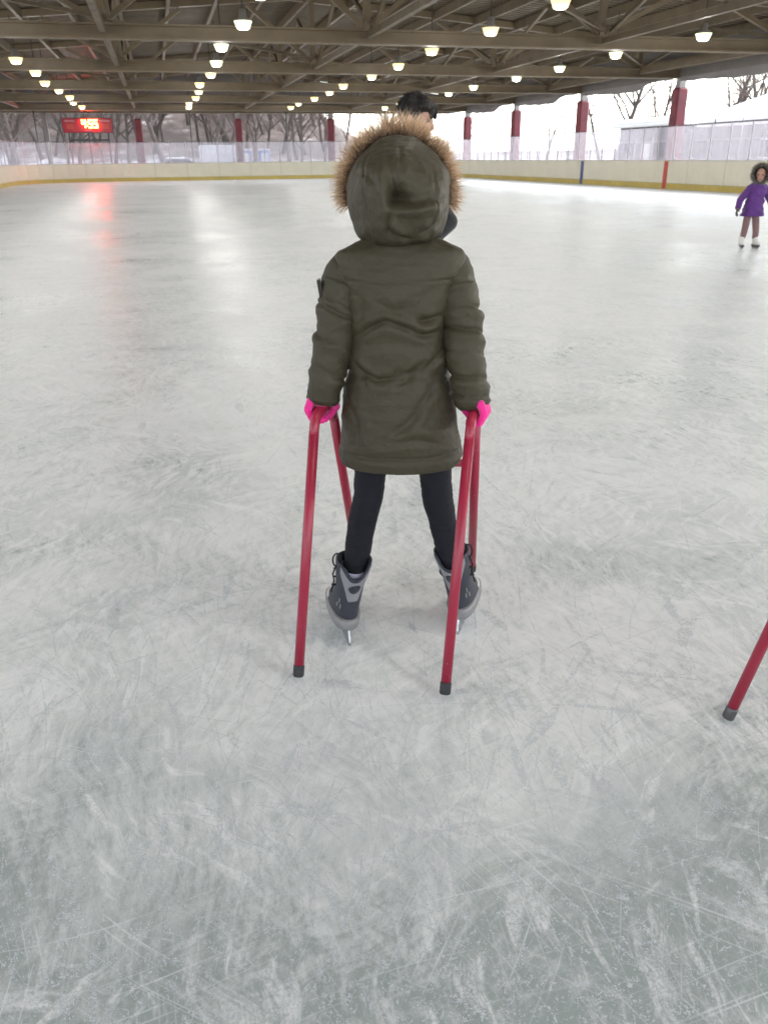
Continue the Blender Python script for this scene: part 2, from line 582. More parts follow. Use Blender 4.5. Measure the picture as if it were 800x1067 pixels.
def link(name, me, mat, parent=None, smooth=False):
    o = bpy.data.objects.new(name, me)
    COL.objects.link(o)
    if mat is not None:
        me.materials.clear()
        me.materials.append(M[mat])
    if smooth:
        me.polygons.foreach_set("use_smooth", [True] * len(me.polygons))
    if parent is not None:
        o.parent = parent
    return o


def obj(name, mb, mat, parent=None, smooth=False):
    return link(name, mb.mesh(name), mat, parent, smooth)


def grid_faces(rows, n, closed=True):
    f = []
    for i in range(rows - 1):
        for k in range(n if closed else n - 1):
            k2 = (k + 1) % n
            f.append((i * n + k, i * n + k2, (i + 1) * n + k2, (i + 1) * n + k))
    return f


def tag(o, label, cat=None, group=None, kind=None):
    if label:
        o['label'] = label
    if cat:
        o['category'] = cat
    if group:
        o['group'] = group
    if kind:
        o['kind'] = kind
    return o


def empty(name, loc=(0, 0, 0), rz=0.0):
    o = bpy.data.objects.new(name, None)
    COL.objects.link(o)
    o.location = loc
    o.rotation_euler = (0, 0, rz)
    o.empty_display_size = 0.1
    return o


def copy_tree(o, parent=None):
    c = o.copy()
    COL.objects.link(c)
    if parent is not None:
        c.parent = parent
    for ch in list(o.children):
        copy_tree(ch, c)
    return c


def remeshed(name, mb, voxel, smooth_it, mat, parent=None, fac=0.5):
    """Union of the closed pieces in mb as one continuous skin."""
    tmp = bpy.data.objects.new("tmp", mb.mesh("tmp"))
    COL.objects.link(tmp)
    r_ = tmp.modifiers.new("r", 'REMESH')
    r_.mode = 'VOXEL'
    r_.voxel_size = voxel
    if smooth_it:
        s = tmp.modifiers.new("s", 'SMOOTH')
        s.factor = fac
        s.iterations = smooth_it
    dg = bpy.context.evaluated_depsgraph_get()
    me = bpy.data.meshes.new_from_object(tmp.evaluated_get(dg))
    old = tmp.data
    bpy.data.objects.remove(tmp)
    bpy.data.meshes.remove(old)
    me.name = name
    return link(name, me, mat, parent, True)


# rink axes: u across to the right hand boards, v towards the far end
def W(u, v, z=0.0):
    return Vector((u * math.cos(TH) - v * math.sin(TH), u * math.sin(TH) + v * math.cos(TH), z))

U0, U1, V0, V1, RC = -8.3, 21.0, -6.0, 63.3, 6.0
def rink_outline(off=0.0, seg=10):
    pts = []
    for cx, cy, a0 in ((U1 - RC, V0 + RC, -90), (U1 - RC, V1 - RC, 0), (U0 + RC, V1 - RC, 90), (U0 + RC, V0 + RC, 180)):
        for i in range(seg + 1):
            a = R(a0 + 90 * i / seg)
            pts.append((cx + (RC + off) * math.cos(a), cy + (RC + off) * math.sin(a)))
    return pts


# ------------------------------------------------------------------ ground, ice
def sstep(a, b, x):
    t = np.clip((x - a) / (b - a), 0, 1)
    return t * t * (3 - 2 * t)

def terrain_h(u, v):
    far = sstep(80, 175, v) * (1 - sstep(16, 40, u)) * 17.0
    left = sstep(30, 120, -u) * 10
    right = sstep(36, 70, u) * 1.5 + sstep(70, 260, u) * 3.0
    return far + left + right - 0.12

def build_ground():
    us = np.concatenate([np.linspace(-700, -160, 10), np.linspace(-140, 140, 71), np.linspace(160, 700, 10)])
    vs = np.concatenate([np.linspace(-500, -60, 8), np.linspace(-40, 220, 66), np.linspace(250, 900, 10)])
    v = []
    for b in vs:
        for a in us:
            h = float(terrain_h(np.array(a), np.array(b)))
            if h > 0.0:
                h += 0.5 * mnoise.noise(Vector((a * 0.06, b * 0.06, 0)))
            if -12 < a < 25 and -12 < b < 68:
                h = -0.12
            v.append((a, b, h))
    n = len(us)
    mb = MB().add(v, grid_faces(len(vs), n, False))
    o = obj("ground", mb, 'ground', None, True)
    o.rotation_euler.z = TH
    tag(o, "snow covered ground around the rink rising to a wooded hillside", kind='structure')
    # concrete walkway round the boards
    mb = MB()
    mb.box(-13, 25, -10, 68, -0.10, -0.035)
    o = obj("walkway", mb, 'concrete')
    o.rotation_euler.z = TH
    tag(o, "concrete walkway slab around and under the ice rink", kind='structure')

def build_ice():
    pts = rink_outline(-0.01, 12)
    mb = MB().add([(x, y, 0) for x, y in pts], [tuple(range(len(pts)))])
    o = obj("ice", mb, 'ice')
    o.rotation_euler.z = TH
    tag(o, "scuffed pale ice sheet of the rink with skate marks", kind='structure')
    # frost scraped up by blades: curved ribbons a few millimetres wide lying on the ice
    mb = MB()
    r_ = random.Random(4)
    def ribbon(x, y, a, L, wd, curv, seg=7, z=0.0015):
        l, q = [], []
        s = L / seg
        for i in range(seg + 1):
            t = i / seg
            ww = wd * (0.25 + 0.75 * math.sin(math.pi * min(1, max(0.02, t)))) * 0.5 * r_.uniform(0.75, 1.25)
            nx, ny = -math.sin(a), math.cos(a)
            l.append((x + nx * ww, y + ny * ww, z))
            q.append((x - nx * ww, y - ny * ww, z))
            x += math.cos(a) * s
            y += math.sin(a) * s
            a += curv * s
        mb.add(l + q, [(i, seg + 1 + i, seg + 2 + i, i + 1) for i in range(seg)])
    for i in range(2600):
        d = 0.75 + 6.5 * r_.random() ** 1.7
        ang = r_.uniform(-0.75, 0.75)
        x, y = d * math.sin(ang) * 1.0, d * math.cos(ang)
        heading = r_.gauss(1.75, 0.55) if r_.random() < 0.65 else r_.uniform(0, 3.14)
        k = r_.random()
        if k < 0.86:
            ribbon(x, y, heading, r_.uniform(0.12, 0.75), r_.uniform(0.0015, 0.0045), r_.gauss(0, 0.9), 8, 0.001 + 0.001 * r_.random())
        elif k < 0.98:
            ribbon(x, y, heading, r_.uniform(0.08, 0.3), r_.uniform(0.008, 0.022), r_.gauss(0, 1.5), 8, 0.001 + 0.001 * r_.random())
        else:
            ribbon(x, y, heading, r_.uniform(0.12, 0.26), r_.uniform(0.03, 0.055), r_.gauss(0, 1.5), 9, 0.001 + 0.001 * r_.random())
    o = obj("scraped_frost", mb, 'frost')
    tag(o, "white scraped frost lines left by skate blades on the ice", kind='stuff')


# ------------------------------------------------------------------ boards and glass
def build_boards():
    root = empty("rink_boards", (0, 0, 0), TH)
    tag(root, "cream white rink boards with yellow kick strip and scuffed clear glass above", "rink boards")
    segs = []          # (p, q) panels
    def straight(a, b, n):
        for i in range(n):
            t0, t1 = i / n, (i + 1) / n
            segs.append(((a[0] + (b[0] - a[0]) * t0, a[1] + (b[1] - a[1]) * t0), (a[0] + (b[0] - a[0]) * t1, a[1] + (b[1] - a[1]) * t1)))
    def arc(cx, cy, a0, n):
        for i in range(n):
            a, b = R(a0 + 90 * i / n), R(a0 + 90 * (i + 1) / n)
            segs.append(((cx + RC * math.cos(a), cy + RC * math.sin(a)), (cx + RC * math.cos(b), cy + RC * math.sin(b))))
    straight((U1, V0 + RC), (U1, V1 - RC), 23)
    arc(U1 - RC, V1 - RC, 0, 8)
    straight((U1 - RC, V1), (U0 + RC, V1), 8)
    arc(U0 + RC, V1 - RC, 90, 8)
    straight((U0, V1 - RC), (U0, V0 + RC), 23)
    arc(U0 + RC, V0 + RC, 180, 8)
    straight((U0 + RC, V0), (U1 - RC, V0), 8)
    arc(U1 - RC, V0 + RC, 270, 8)
    H = 1.12
    cache = {}
    for p, q in segs:
        p, q = Vector((*p, 0)), Vector((*q, 0))
        d = q - p
        L = d.length
        a = math.atan2(d.y, d.x)
        key = round(L, 3)
        if key not in cache:
            g = 0.007
            pm = MB().bevbox(g, L - g, -0.05, 0.0, 0.23, H - 0.03, 0.006).mesh("board_panel")
            km = MB().bevbox(0.001, L - 0.001, -0.05, 0.012, 0.0, 0.222, 0.005).mesh("kick_strip")
            cm = MB().bevbox(0.001, L - 0.001, -0.11, 0.03, H - 0.03, H + 0.02, 0.008).mesh("cap_rail")
            bm_ = MB().box(0.0, L, -0.09, -0.056, 0.0, H - 0.035).mesh("board_backing")
            n = 2 if L > 1.5 else 1
            gm = MB().box(0.02, L / n - 0.02, -0.052, -0.040, H + 0.021, 2.42).mesh("glass_pane")
            sm = MB().box(-0.02, 0.02, -0.072, -0.028, H + 0.021, 2.46).mesh("glass_post")
            tm = MB().box(0.021, L - 0.021, -0.06, -0.032, 2.425, 2.455).mesh("glass_top_rail")
            cache[key] = (pm, km, cm, bm_, gm, sm, tm, n)
        pm, km, cm, bm_, gm, sm, tm, n = cache[key]
        # local +y must point into the rink: path runs anticlockwise so the inside is on the left
        for nm, me, mt in (("board_panel", pm, 'board'), ("kick_strip", km, 'kick'), ("cap_rail", cm, 'cap'), ("board_backing", bm_, 'backing'), ("glass_top_rail", tm, 'darkmetal')):
            o = link(nm, me, mt, root)
            o.location = p
            o.rotation_euler.z = a
        for i in range(n):
            o = link("glass_pane", gm, 'glass', root)
            o.location = p + d * (i / n)
            o.rotation_euler.z = a
            o = link("glass_post", sm, 'alu', root)
            o.location = p + d * (i / n)
            o.rotation_euler.z = a
    for v, mt, nm in ((41.75, 'blue', "blue_line_stripe"), (34.0, 'redline', "red_line_stripe")):
        obj(nm, MB().box(U1 - 0.016, U1 - 0.0, v - 0.15, v + 0.15, 0.004, H - 0.031), mt, root)
    # slim poles rising from the end boards for the spectator netting
    for u in (-7.45, 2.5, 9.1):
        obj("netting_pole", MB().tube([(u, V1 + 0.3, -0.03), (u, V1 + 0.3, 4.35)], 0.035, 8), 'darkmetal', root, True)


# ------------------------------------------------------------------ pavilion roof
TRV = [-1.0 + 8.9 * i for i in range(-1, 8)]                 # transverse trusses
TRV = [61.5 - 8.9 * i for i in range(8)]
UE0, UE1 = -11.0, 21.6
CH0, CH1 = 4.27, 4.64                                        # bottom chord
def deck_z(u):
    return 5.55 + 1.35 * (1 - abs((u - 5.3) / 16.4))

def build_pavilion():
    root = empty("rink_pavilion", (0, 0, 0), TH)
    tag(root, "open sided rink pavilion with steel roof trusses on red padded columns", "pavilion")
    VF, VN = 65.2, -9.0
    # corrugated deck, ribs running across the rink
    v, f = [], []
    us = [UE0 - 0.9, -5, 0, 5.3, 10, 15, UE1 + 0.9]
    k = 0
    y = VN
    prof = []
    while y < VF:
        prof += [(y, 0.0), (y + 0.14, 0.0), (y + 0.18, 0.07), (y + 0.32, 0.07)]
        y += 0.36
    for (yy, dz) in prof:
        for u in us:
            v.append((u, yy, deck_z(u) + dz))
    obj("roof_deck", MB().add(v, grid_faces(len(prof), len(us), False)), 'deck', root)
    # snow lying on the roof
    sv = [(u, yy, deck_z(u) + 0.42) for yy in (VN, VF) for u in us]
    obj("roof_snow", MB().add(sv, grid_faces(2, len(us), False)), 'snow', root)
    # chords: wide flange beams
    def ibeam(v_, z0, z1, wfl, tw=0.05):
        mb = MB()
        mb.box(UE0, UE1, v_ - wfl / 2, v_ + wfl / 2, z0, z0 + 0.05)
        mb.box(UE0, UE1, v_ - wfl / 2, v_ + wfl / 2, z1 - 0.05, z1)
        mb.box(UE0, UE1, v_ - tw / 2, v_ + tw / 2, z0 + 0.05, z1 - 0.05)
        return mb
    nodes = [-8.0, -1.0, 6.1, 13.3, 19.7]
    for tv in TRV:
        obj("bottom_chord", ibeam(tv, CH0, CH1, 0.34), 'beam', root)
        mb = MB()
        for a, b in ((UE0, 5.3), (5.3, UE1)):
            mb.bar((a, tv, deck_z(a) - 0.14), (b, tv, deck_z(b) - 0.14), 0.22, 0.22)
        obj("top_chord", mb, 'beam', root)
        for i, u in enumerate(nodes):
            zt = deck_z(u) - 0.26
            obj("truss_post", MB().box(u - 0.09, u + 0.09, tv - 0.09, tv + 0.09, CH1 + 0.002, zt), 'beam', root)
            for s in (-1, 1):
                u2 = u + s * 2.35
                if UE0 < u2 < UE1:
                    obj("truss_brace", MB().bar((u + s * 0.12, tv, CH1 + 0.08), (u2, tv, deck_z(u2) - 0.3), 0.13, 0.13), 'beam', root)
    # longitudinal bracing between the trusses along each node line
    for i, u in enumerate(nodes):
        for a, b in zip(TRV[1:], TRV[:-1]):
            mid = (a + b) / 2
            zt = deck_z(u) - 0.2
            obj("sway_brace", MB().bar((u + 0.2, a + 0.2, CH1 + 0.1), (u + 0.2, mid, zt), 0.1, 0.1), 'rafter', root)
            obj("sway_brace", MB().bar((u + 0.2, b - 0.2, CH1 + 0.1), (u + 0.2, mid, zt), 0.1, 0.1), 'rafter', root)
            obj("tie_beam", MB().box(u - 0.07, u + 0.07, a + 0.18, b - 0.18, CH1 - 0.24, CH1 - 0.07), 'rafter', root)
    # purlins carrying the deck
    u = UE0 + 0.4
    while u < UE1:
        z = deck_z(u) - 0.11
        if abs(u - 5.3) > 0.3:
            obj("purlin", MB().box(u - 0.06, u + 0.06, VN + 0.1, VF - 0.1, z - 0.2, z + 0.09), 'rafter', root)
        u += 1.65
    # cross bracing rods in the plane of the bottom chord
    for i in range(len(TRV) - 1):
        for (a, b) in zip(nodes[:-1], nodes[1:]):
            if (i + int(a)) % 2 == 0:
                obj("plan_brace", MB().bar((a, TRV[i + 1] + 0.2, CH1 + 0.12), (b, TRV[i] - 0.2, CH1 + 0.12), 0.09, 0.09), 'rafter', root)
    # fascia and eaves beams
    def fas(x0, x1, y0, y1, z0, z1):
        obj("fascia", MB().box(x0, x1, y0, y1, z0, z1), 'fascia', root)
    fas(UE1 + 0.02, UE1 + 0.10, VN, VF, 4.30, 5.50)
    fas(UE0 - 0.10, UE0 - 0.02, VN, VF, 4.30, 5.50)
    mb = MB()
    for yy in (VF + 0.02,):
        pv = [(UE0 - 0.1, yy, 4.28), (UE1 + 0.1, yy, 4.28), (UE1 + 0.1, yy, deck_z(UE1 + 0.1) - 0.02), (5.3, yy, deck_z(5.3) - 0.02), (UE0 - 0.1, yy, deck_z(UE0 - 0.1) - 0.02)]
        mb.add(pv + [(a, b + 0.08, c) for a, b, c in pv], [(0, 1, 2, 3, 4), (9, 8, 7, 6, 5)] + [(i, 5 + i, 5 + (i + 1) % 5, (i + 1) % 5) for i in range(5)])
    obj("end_fascia", mb, 'fascia', root)
    for u, dx in ((UE1 - 0.14, 0.12), (UE0 + 0.14, 0.12)):
        obj("eaves_beam", MB().box(u - dx, u + dx, VN, VF - 0.3, CH1 + 0.005, 5.0), 'beam', root)
    obj("eaves_beam", MB().box(UE0 + 0.3, UE1 - 0.3, VF - 0.28, VF - 0.02, 4.285, 4.56), 'beam', root)
    # columns: steel post with a red pad wrapped round the lower part
    def column(u, v_):
        c = obj("column", MB().bevbox(u - 0.15, u + 0.15, v_ - 0.15, v_ + 0.15, -0.034, 4.30, 0.02), 'steelcol', root)
        p = obj("column_pad", MB().bevbox(u - 0.26, u + 0.26, v_ - 0.26, v_ + 0.26, 0.05, 3.93, 0.07), 'pad', c)
    for u in (-0.95, 5.85, 12.45):
        column(u, 64.6)
    obj("corner_post", MB().bevbox(-7.05, -6.79, 64.5, 64.76, -0.034, 4.28, 0.02), 'fascia', root)
    for i, v_ in enumerate(TRV):
        column(21.75, v_)
        if i:
            column(-9.2, v_)
    # tarpaulin rolled up under the eaves between the right hand columns, sagging unevenly
    for a, b in zip(TRV[1:], TRV[:-1]):
        n = 36
        vv = []
        for i in range(n + 1):
            t = i / n                      # from the nearer column to the farther
            y = a + 0.3 + (b - a - 0.6) * t
            low = 0.02 + 0.27 * float(sstep(0.20, 0.36, np.array(t))) * (1 - 0.55 * float(sstep(0.45, 1.0, np.array(t)))) + 0.20 * math.exp(-((t - 0.86) / 0.10) ** 2) * 0 + 0.015 * math.sin(t * 37)
            for (dx, z) in ((0, 4.302), (0.05, 4.302), (0.06 + 0.02 * math.sin(t * 25), 4.29 - low), (-0.02 + 0.02 * math.sin(t * 25), 4.29 - low - 0.01)):
                vv.append((UE1 - 0.12 + dx, y, z))
        f = grid_faces(n + 1, 4, True)
        f += [(0, 3, 2, 1), (4 * n, 4 * n + 1, 4 * n + 2, 4 * n + 3)]
        obj("rolled_tarpaulin", MB().add(vv, f), 'curtain', root, False)


def build_lamps():
    def make():
        root = empty("ceiling_lamp")
        can = MB().lathe([(0.05, 0.52), (0.11, 0.50), (0.12, 0.30), (0.16, 0.27), (0.18, 0.235)], 14)
        obj("ballast", can, 'lamp_can', root, True)
        obj("stem", MB().tube([(0, 0, 0.5), (0, 0, 1.7)], 0.02, 6), 'darkmetal', root)
        obj("rim", MB().lathe([(0.17, 0.235), (0.29, 0.205), (0.295, 0.185), (0.28, 0.18)], 18), 'lamp_can', root, True)
        obj("diffuser", MB().lathe([(0.14, -0.04), (0.20, -0.01), (0.275, 0.178)], 12), 'lampA', root, True)
        ld = bpy.data.lights.new("lamp_light", 'POINT')
        ld.energy = LAMP_WATTS
        ld.color = (1.0, 0.965, 0.93)
        ld.shadow_soft_size = 0.16
        lo = bpy.data.objects.new("lamp_light", ld)
        COL.objects.link(lo)
        lo.parent = root
        lo.location = (0, 0, -0.22)
        return root
    protos = {}
    base = make()
    rows = {-4.07: 'A', 2.3: 'B', 8.7: 'C', 14.95: 'D'}
    vs = [23.3 + 4.45 * k for k in range(-6, 9)]
    first = True
    words = {'A': "leftmost row", 'B': "second row from the left", 'C': "third row from the left", 'D': "rightmost row"}
    for u, k in rows.items():
        for i, v in enumerate(vs):
            o = base if first else copy_tree(base)
            first = False
            o.location = W(u + 0.12 * math.sin(i * 2.1 + u), v + 0.15 * math.sin(i * 3.7 + u), 4.27)
            o.rotation_euler.z = TH
            o.scale = (0.78, 0.78, 0.78)
            kind = 'lampA'
            tint = "warm white"
            if k == 'B' and i in (6, 7, 8) or k == 'D':
                kind, tint = 'lampB', "greenish white"
            if k == 'A' and i % 2 == 0:
                kind, tint = 'lampC', "dimmer yellow"
            for c in o.children:
                if c.name.startswith("diffuser") and kind != 'lampA':
                    key = kind
                    if key not in protos:
                        me = c.data.copy()
                        me.materials.clear()
                        me.materials.append(M[kind])
                        protos[key] = me
                    c.data = protos[key]
            nth = ("farthest lamp", "second lamp from the far end", "third lamp from the far end", "fourth lamp from the far end", "fifth lamp from the far end", "sixth lamp from the far end", "seventh lamp from the far end", "eighth lamp from the far end", "ninth lamp from the far end", "tenth lamp from the far end", "eleventh lamp from the far end", "twelfth lamp from the far end", "thirteenth lamp from the far end", "fourteenth lamp from the far end", "nearest lamp of all")[len(vs) - 1 - i]
            tag(o, f"{tint} bowl, {nth} in the {words[k]}", "ceiling lamp", "bowl lamps hung from the roof")


# ------------------------------------------------------------------ scoreboard
def build_scoreboard():
    root = empty("scoreboard", W(-4.19, 63.75, -0.035), TH)
    tag(root, "dark red electronic scoreboard lit 4:55 on posts behind the far boards", "scoreboard")
    zb, zt = 3.10, 3.95
    obj("panel", MB().bevbox(-1.58, 1.58, 0.0, 0.16, zb, zt, 0.02), 'sb_panel', root)
    fr = MB()
    for x0, x1, z0, z1 in ((-1.62, 1.62, zt, zt + 0.04), (-1.62, 1.62, zb - 0.04, zb), (-1.62, -1.58, zb, zt), (1.58, 1.62, zb, zt)):
        fr.box(x0, x1, -0.03, 0.18, z0, z1)
    obj("frame", fr, 'darkmetal', root)
    for x in (-1.25, 0.0, 1.25):
        obj("post", MB().box(x - 0.05, x + 0.05, 0.03, 0.13, -0.0, zb - 0.041), 'darkmetal', root)
    obj("crossbar", MB().box(-1.198, -0.052, 0.04, 0.12, 2.56, 2.70), 'darkmetal', root)
    obj("crossbar", MB().box(0.052, 1.198, 0.04, 0.12, 2.56, 2.70), 'darkmetal', root)
    segs = {'4': "fgbc", '5': "afgcd"}
    def digit(x, z, w_, h_, ch, th):
        mb = MB()
        s = {'a': (0, w_, h_ - th, h_), 'd': (0, w_, 0, th), 'g': (0, w_, h_ / 2 - th / 2, h_ / 2 + th / 2), 'f': (0, th, h_ / 2 + th / 2 + .004, h_ - th - .004 if 'a' in segs[ch] else h_), 'b': (w_ - th, w_, h_ / 2 + th / 2 + .004, h_),
             'c': (w_ - th, w_, th + .004 if 'd' in segs[ch] else 0, h_ / 2 - th / 2 - .004), 'e': (0, th, th, h_ / 2)}
        for c in segs[ch]:
            a, b, c0, c1 = s[c]
            mb.box(x + a, x + b, -0.05, -0.004, z + c0, z + c1)
        obj("digit", mb, 'sb_digit', root)
    digit(-0.36, 3.38, 0.27, 0.50, '4', 0.085)
    digit(0.06, 3.36, 0.27, 0.52, '5', 0.085)
    digit(0.39, 3.36, 0.27, 0.52, '5', 0.085)
    cm = MB()
    cm.box(-0.035, 0.025, -0.05, -0.004, 3.46, 3.53)
    cm.box(-0.035, 0.025, -0.05, -0.004, 3.67, 3.74)
    obj("colon", cm, 'sb_digit', root)
    # blank team name plates either side
    for x in (-1.12, 1.12):
        obj("name_plate", MB().box(x - 0.32, x + 0.32, -0.012, -0.004, 3.74, 3.85), 'sb_dim', root)
        obj("score_window", MB().box(x - 0.22, x + 0.22, -0.012, -0.004, 3.30, 3.62), 'redline', root)
    obj("period_plate", MB().box(-0.2, 0.2, -0.012, -0.004, 3.2, 3.25), 'sb_dim', root)


# ------------------------------------------------------------------ trees and things beyond the rink
def tree_meshes(seed, height, spread=1.0, twigs=4):
    r_ = random.Random(seed)
    trunk, crown = MB(), MB()
    def limb(p, d, L, rad, depth):
        path, rads = [p.copy()], [rad]
        n = 4 if depth < 2 else 3
        cur = p.copy()
        dd = d.copy()
        for i in range(n):
            dd = (dd + Vector((r_.gauss(0, .13), r_.gauss(0, .13), r_.gauss(0.04, .07)))).normalized()
            cur = cur + dd * L / n
            path.append(cur.copy())
            rads.append(rad * (1 - 0.75 * (i + 1) / n))
        tgt = trunk if depth < 2 else crown
        tgt.tube(path, rads, 7 if depth == 0 else (5 if depth == 1 else 3), cap=False)
        if depth >= twigs:
            return
        k = {0: 9, 1: 7, 2: 6, 3: 4}.get(depth, 3)
        for j in range(k):
            t = r_.uniform(0.35 if depth == 0 else 0.2, 1.0)
            i = min(n - 1, int(t * n))
            q = path[i].lerp(path[i + 1], t * n - i)
            az = r_.uniform(0, 6.283)
            tilt = r_.uniform(0.45, 1.0) * spread
            ax = dd.orthogonal().normalized()
            ax.rotate(Quaternion(dd, az))
            nd = (dd * math.cos(tilt) + ax * math.sin(tilt)).normalized()
            nd.z = nd.z * 0.8 + 0.18
            nd.normalize()
            limb(q, nd, L * r_.uniform(0.36, 0.58), max(0.006, rad * (0.5 if depth == 0 else 0.45) * (1 - 0.5 * t)), depth + 1)
    limb(Vector((0, 0, -0.3)), Vector((0, 0, 1)), height * 0.75, height * 0.020, 0)
    return trunk.mesh("trunk"), crown.mesh("crown")

def build_trees():
    variants = [tree_meshes(s, h) for s, h in ((1, 10), (2, 12), (3, 9), (5, 13))]
    def place(u, v, i, sc, rz, label, group, bark='bark'):
        root = empty("bare_tree", W(u, v, float(terrain_h(np.array(u), np.array(v)))), rz)
        root.scale = (sc, sc, sc)
        tag(root, label, "tree", group)
        for nm, me in zip(("trunk", "crown"), variants[i]):
            o = bpy.data.objects.new(nm, me)
            COL.objects.link(o)
            if not me.materials:
                me.materials.append(M['bark'] if nm == "trunk" else M['twig'])
            o.parent = root
    r_ = random.Random(21)
    for k in range(150):
        v = r_.uniform(82, 150)
        u = r_.uniform(-32, 24) - (v - 80) * 0.05
        p = W(u, v)
        px = 400 + 860 * p.x / (p.y * 0.919)          # which gap between the columns it shows in
        zone = ("left of the scoreboard", "behind the scoreboard", "between the scoreboard and the first red column", "between the first and second far red columns", "between the second and third far red columns", "right of the third far red column")[sum(px > q for q in (66, 116, 147, 251, 347))]
        place(u, v, r_.randrange(4), r_.uniform(0.8, 1.25), r_.uniform(0, 6.28), "bare brown tree on the wooded hill, " + zone, "hillside trees " + zone)
    right = [(31.5, 58.5, 1, 1.0, "large bare tree between the blue line column and the shed with a forked pale trunk"),
             (41, 67, 0, 1.05, "slim bare tree standing behind the flat grey shed"),
             (41, 61, 3, 0.9, "bare tree just right of the tallest red column above the shed roof"),
             (40.5, 53, 1, 0.95, "bare tree rising behind the long snowy roof at right"),
             (41, 47, 2, 1.1, "bare tree at the far right edge above the long snowy roof"),
             (34, 75, 2, 0.9, "faint bare tree between the last two right hand columns"),
             (31.5, 90, 0, 0.9, "faint bare tree seen beside the corner column on the right")]
    for i, (u, v, k, s, lb) in enumerate(right):
        place(u, v, k, s, i * 1.1, lb, "bare trees beyond the right hand boards")
    for k in range(16):
        place(r_.uniform(55, 95), r_.uniform(35, 110), r_.randrange(4), r_.uniform(0.9, 1.2), r_.uniform(0, 6.28), "distant pale bare tree behind the buildings on the right", "distant trees on the right")

def gz(u, v):
    return float(terrain_h(np.array(float(u)), np.array(float(v))))

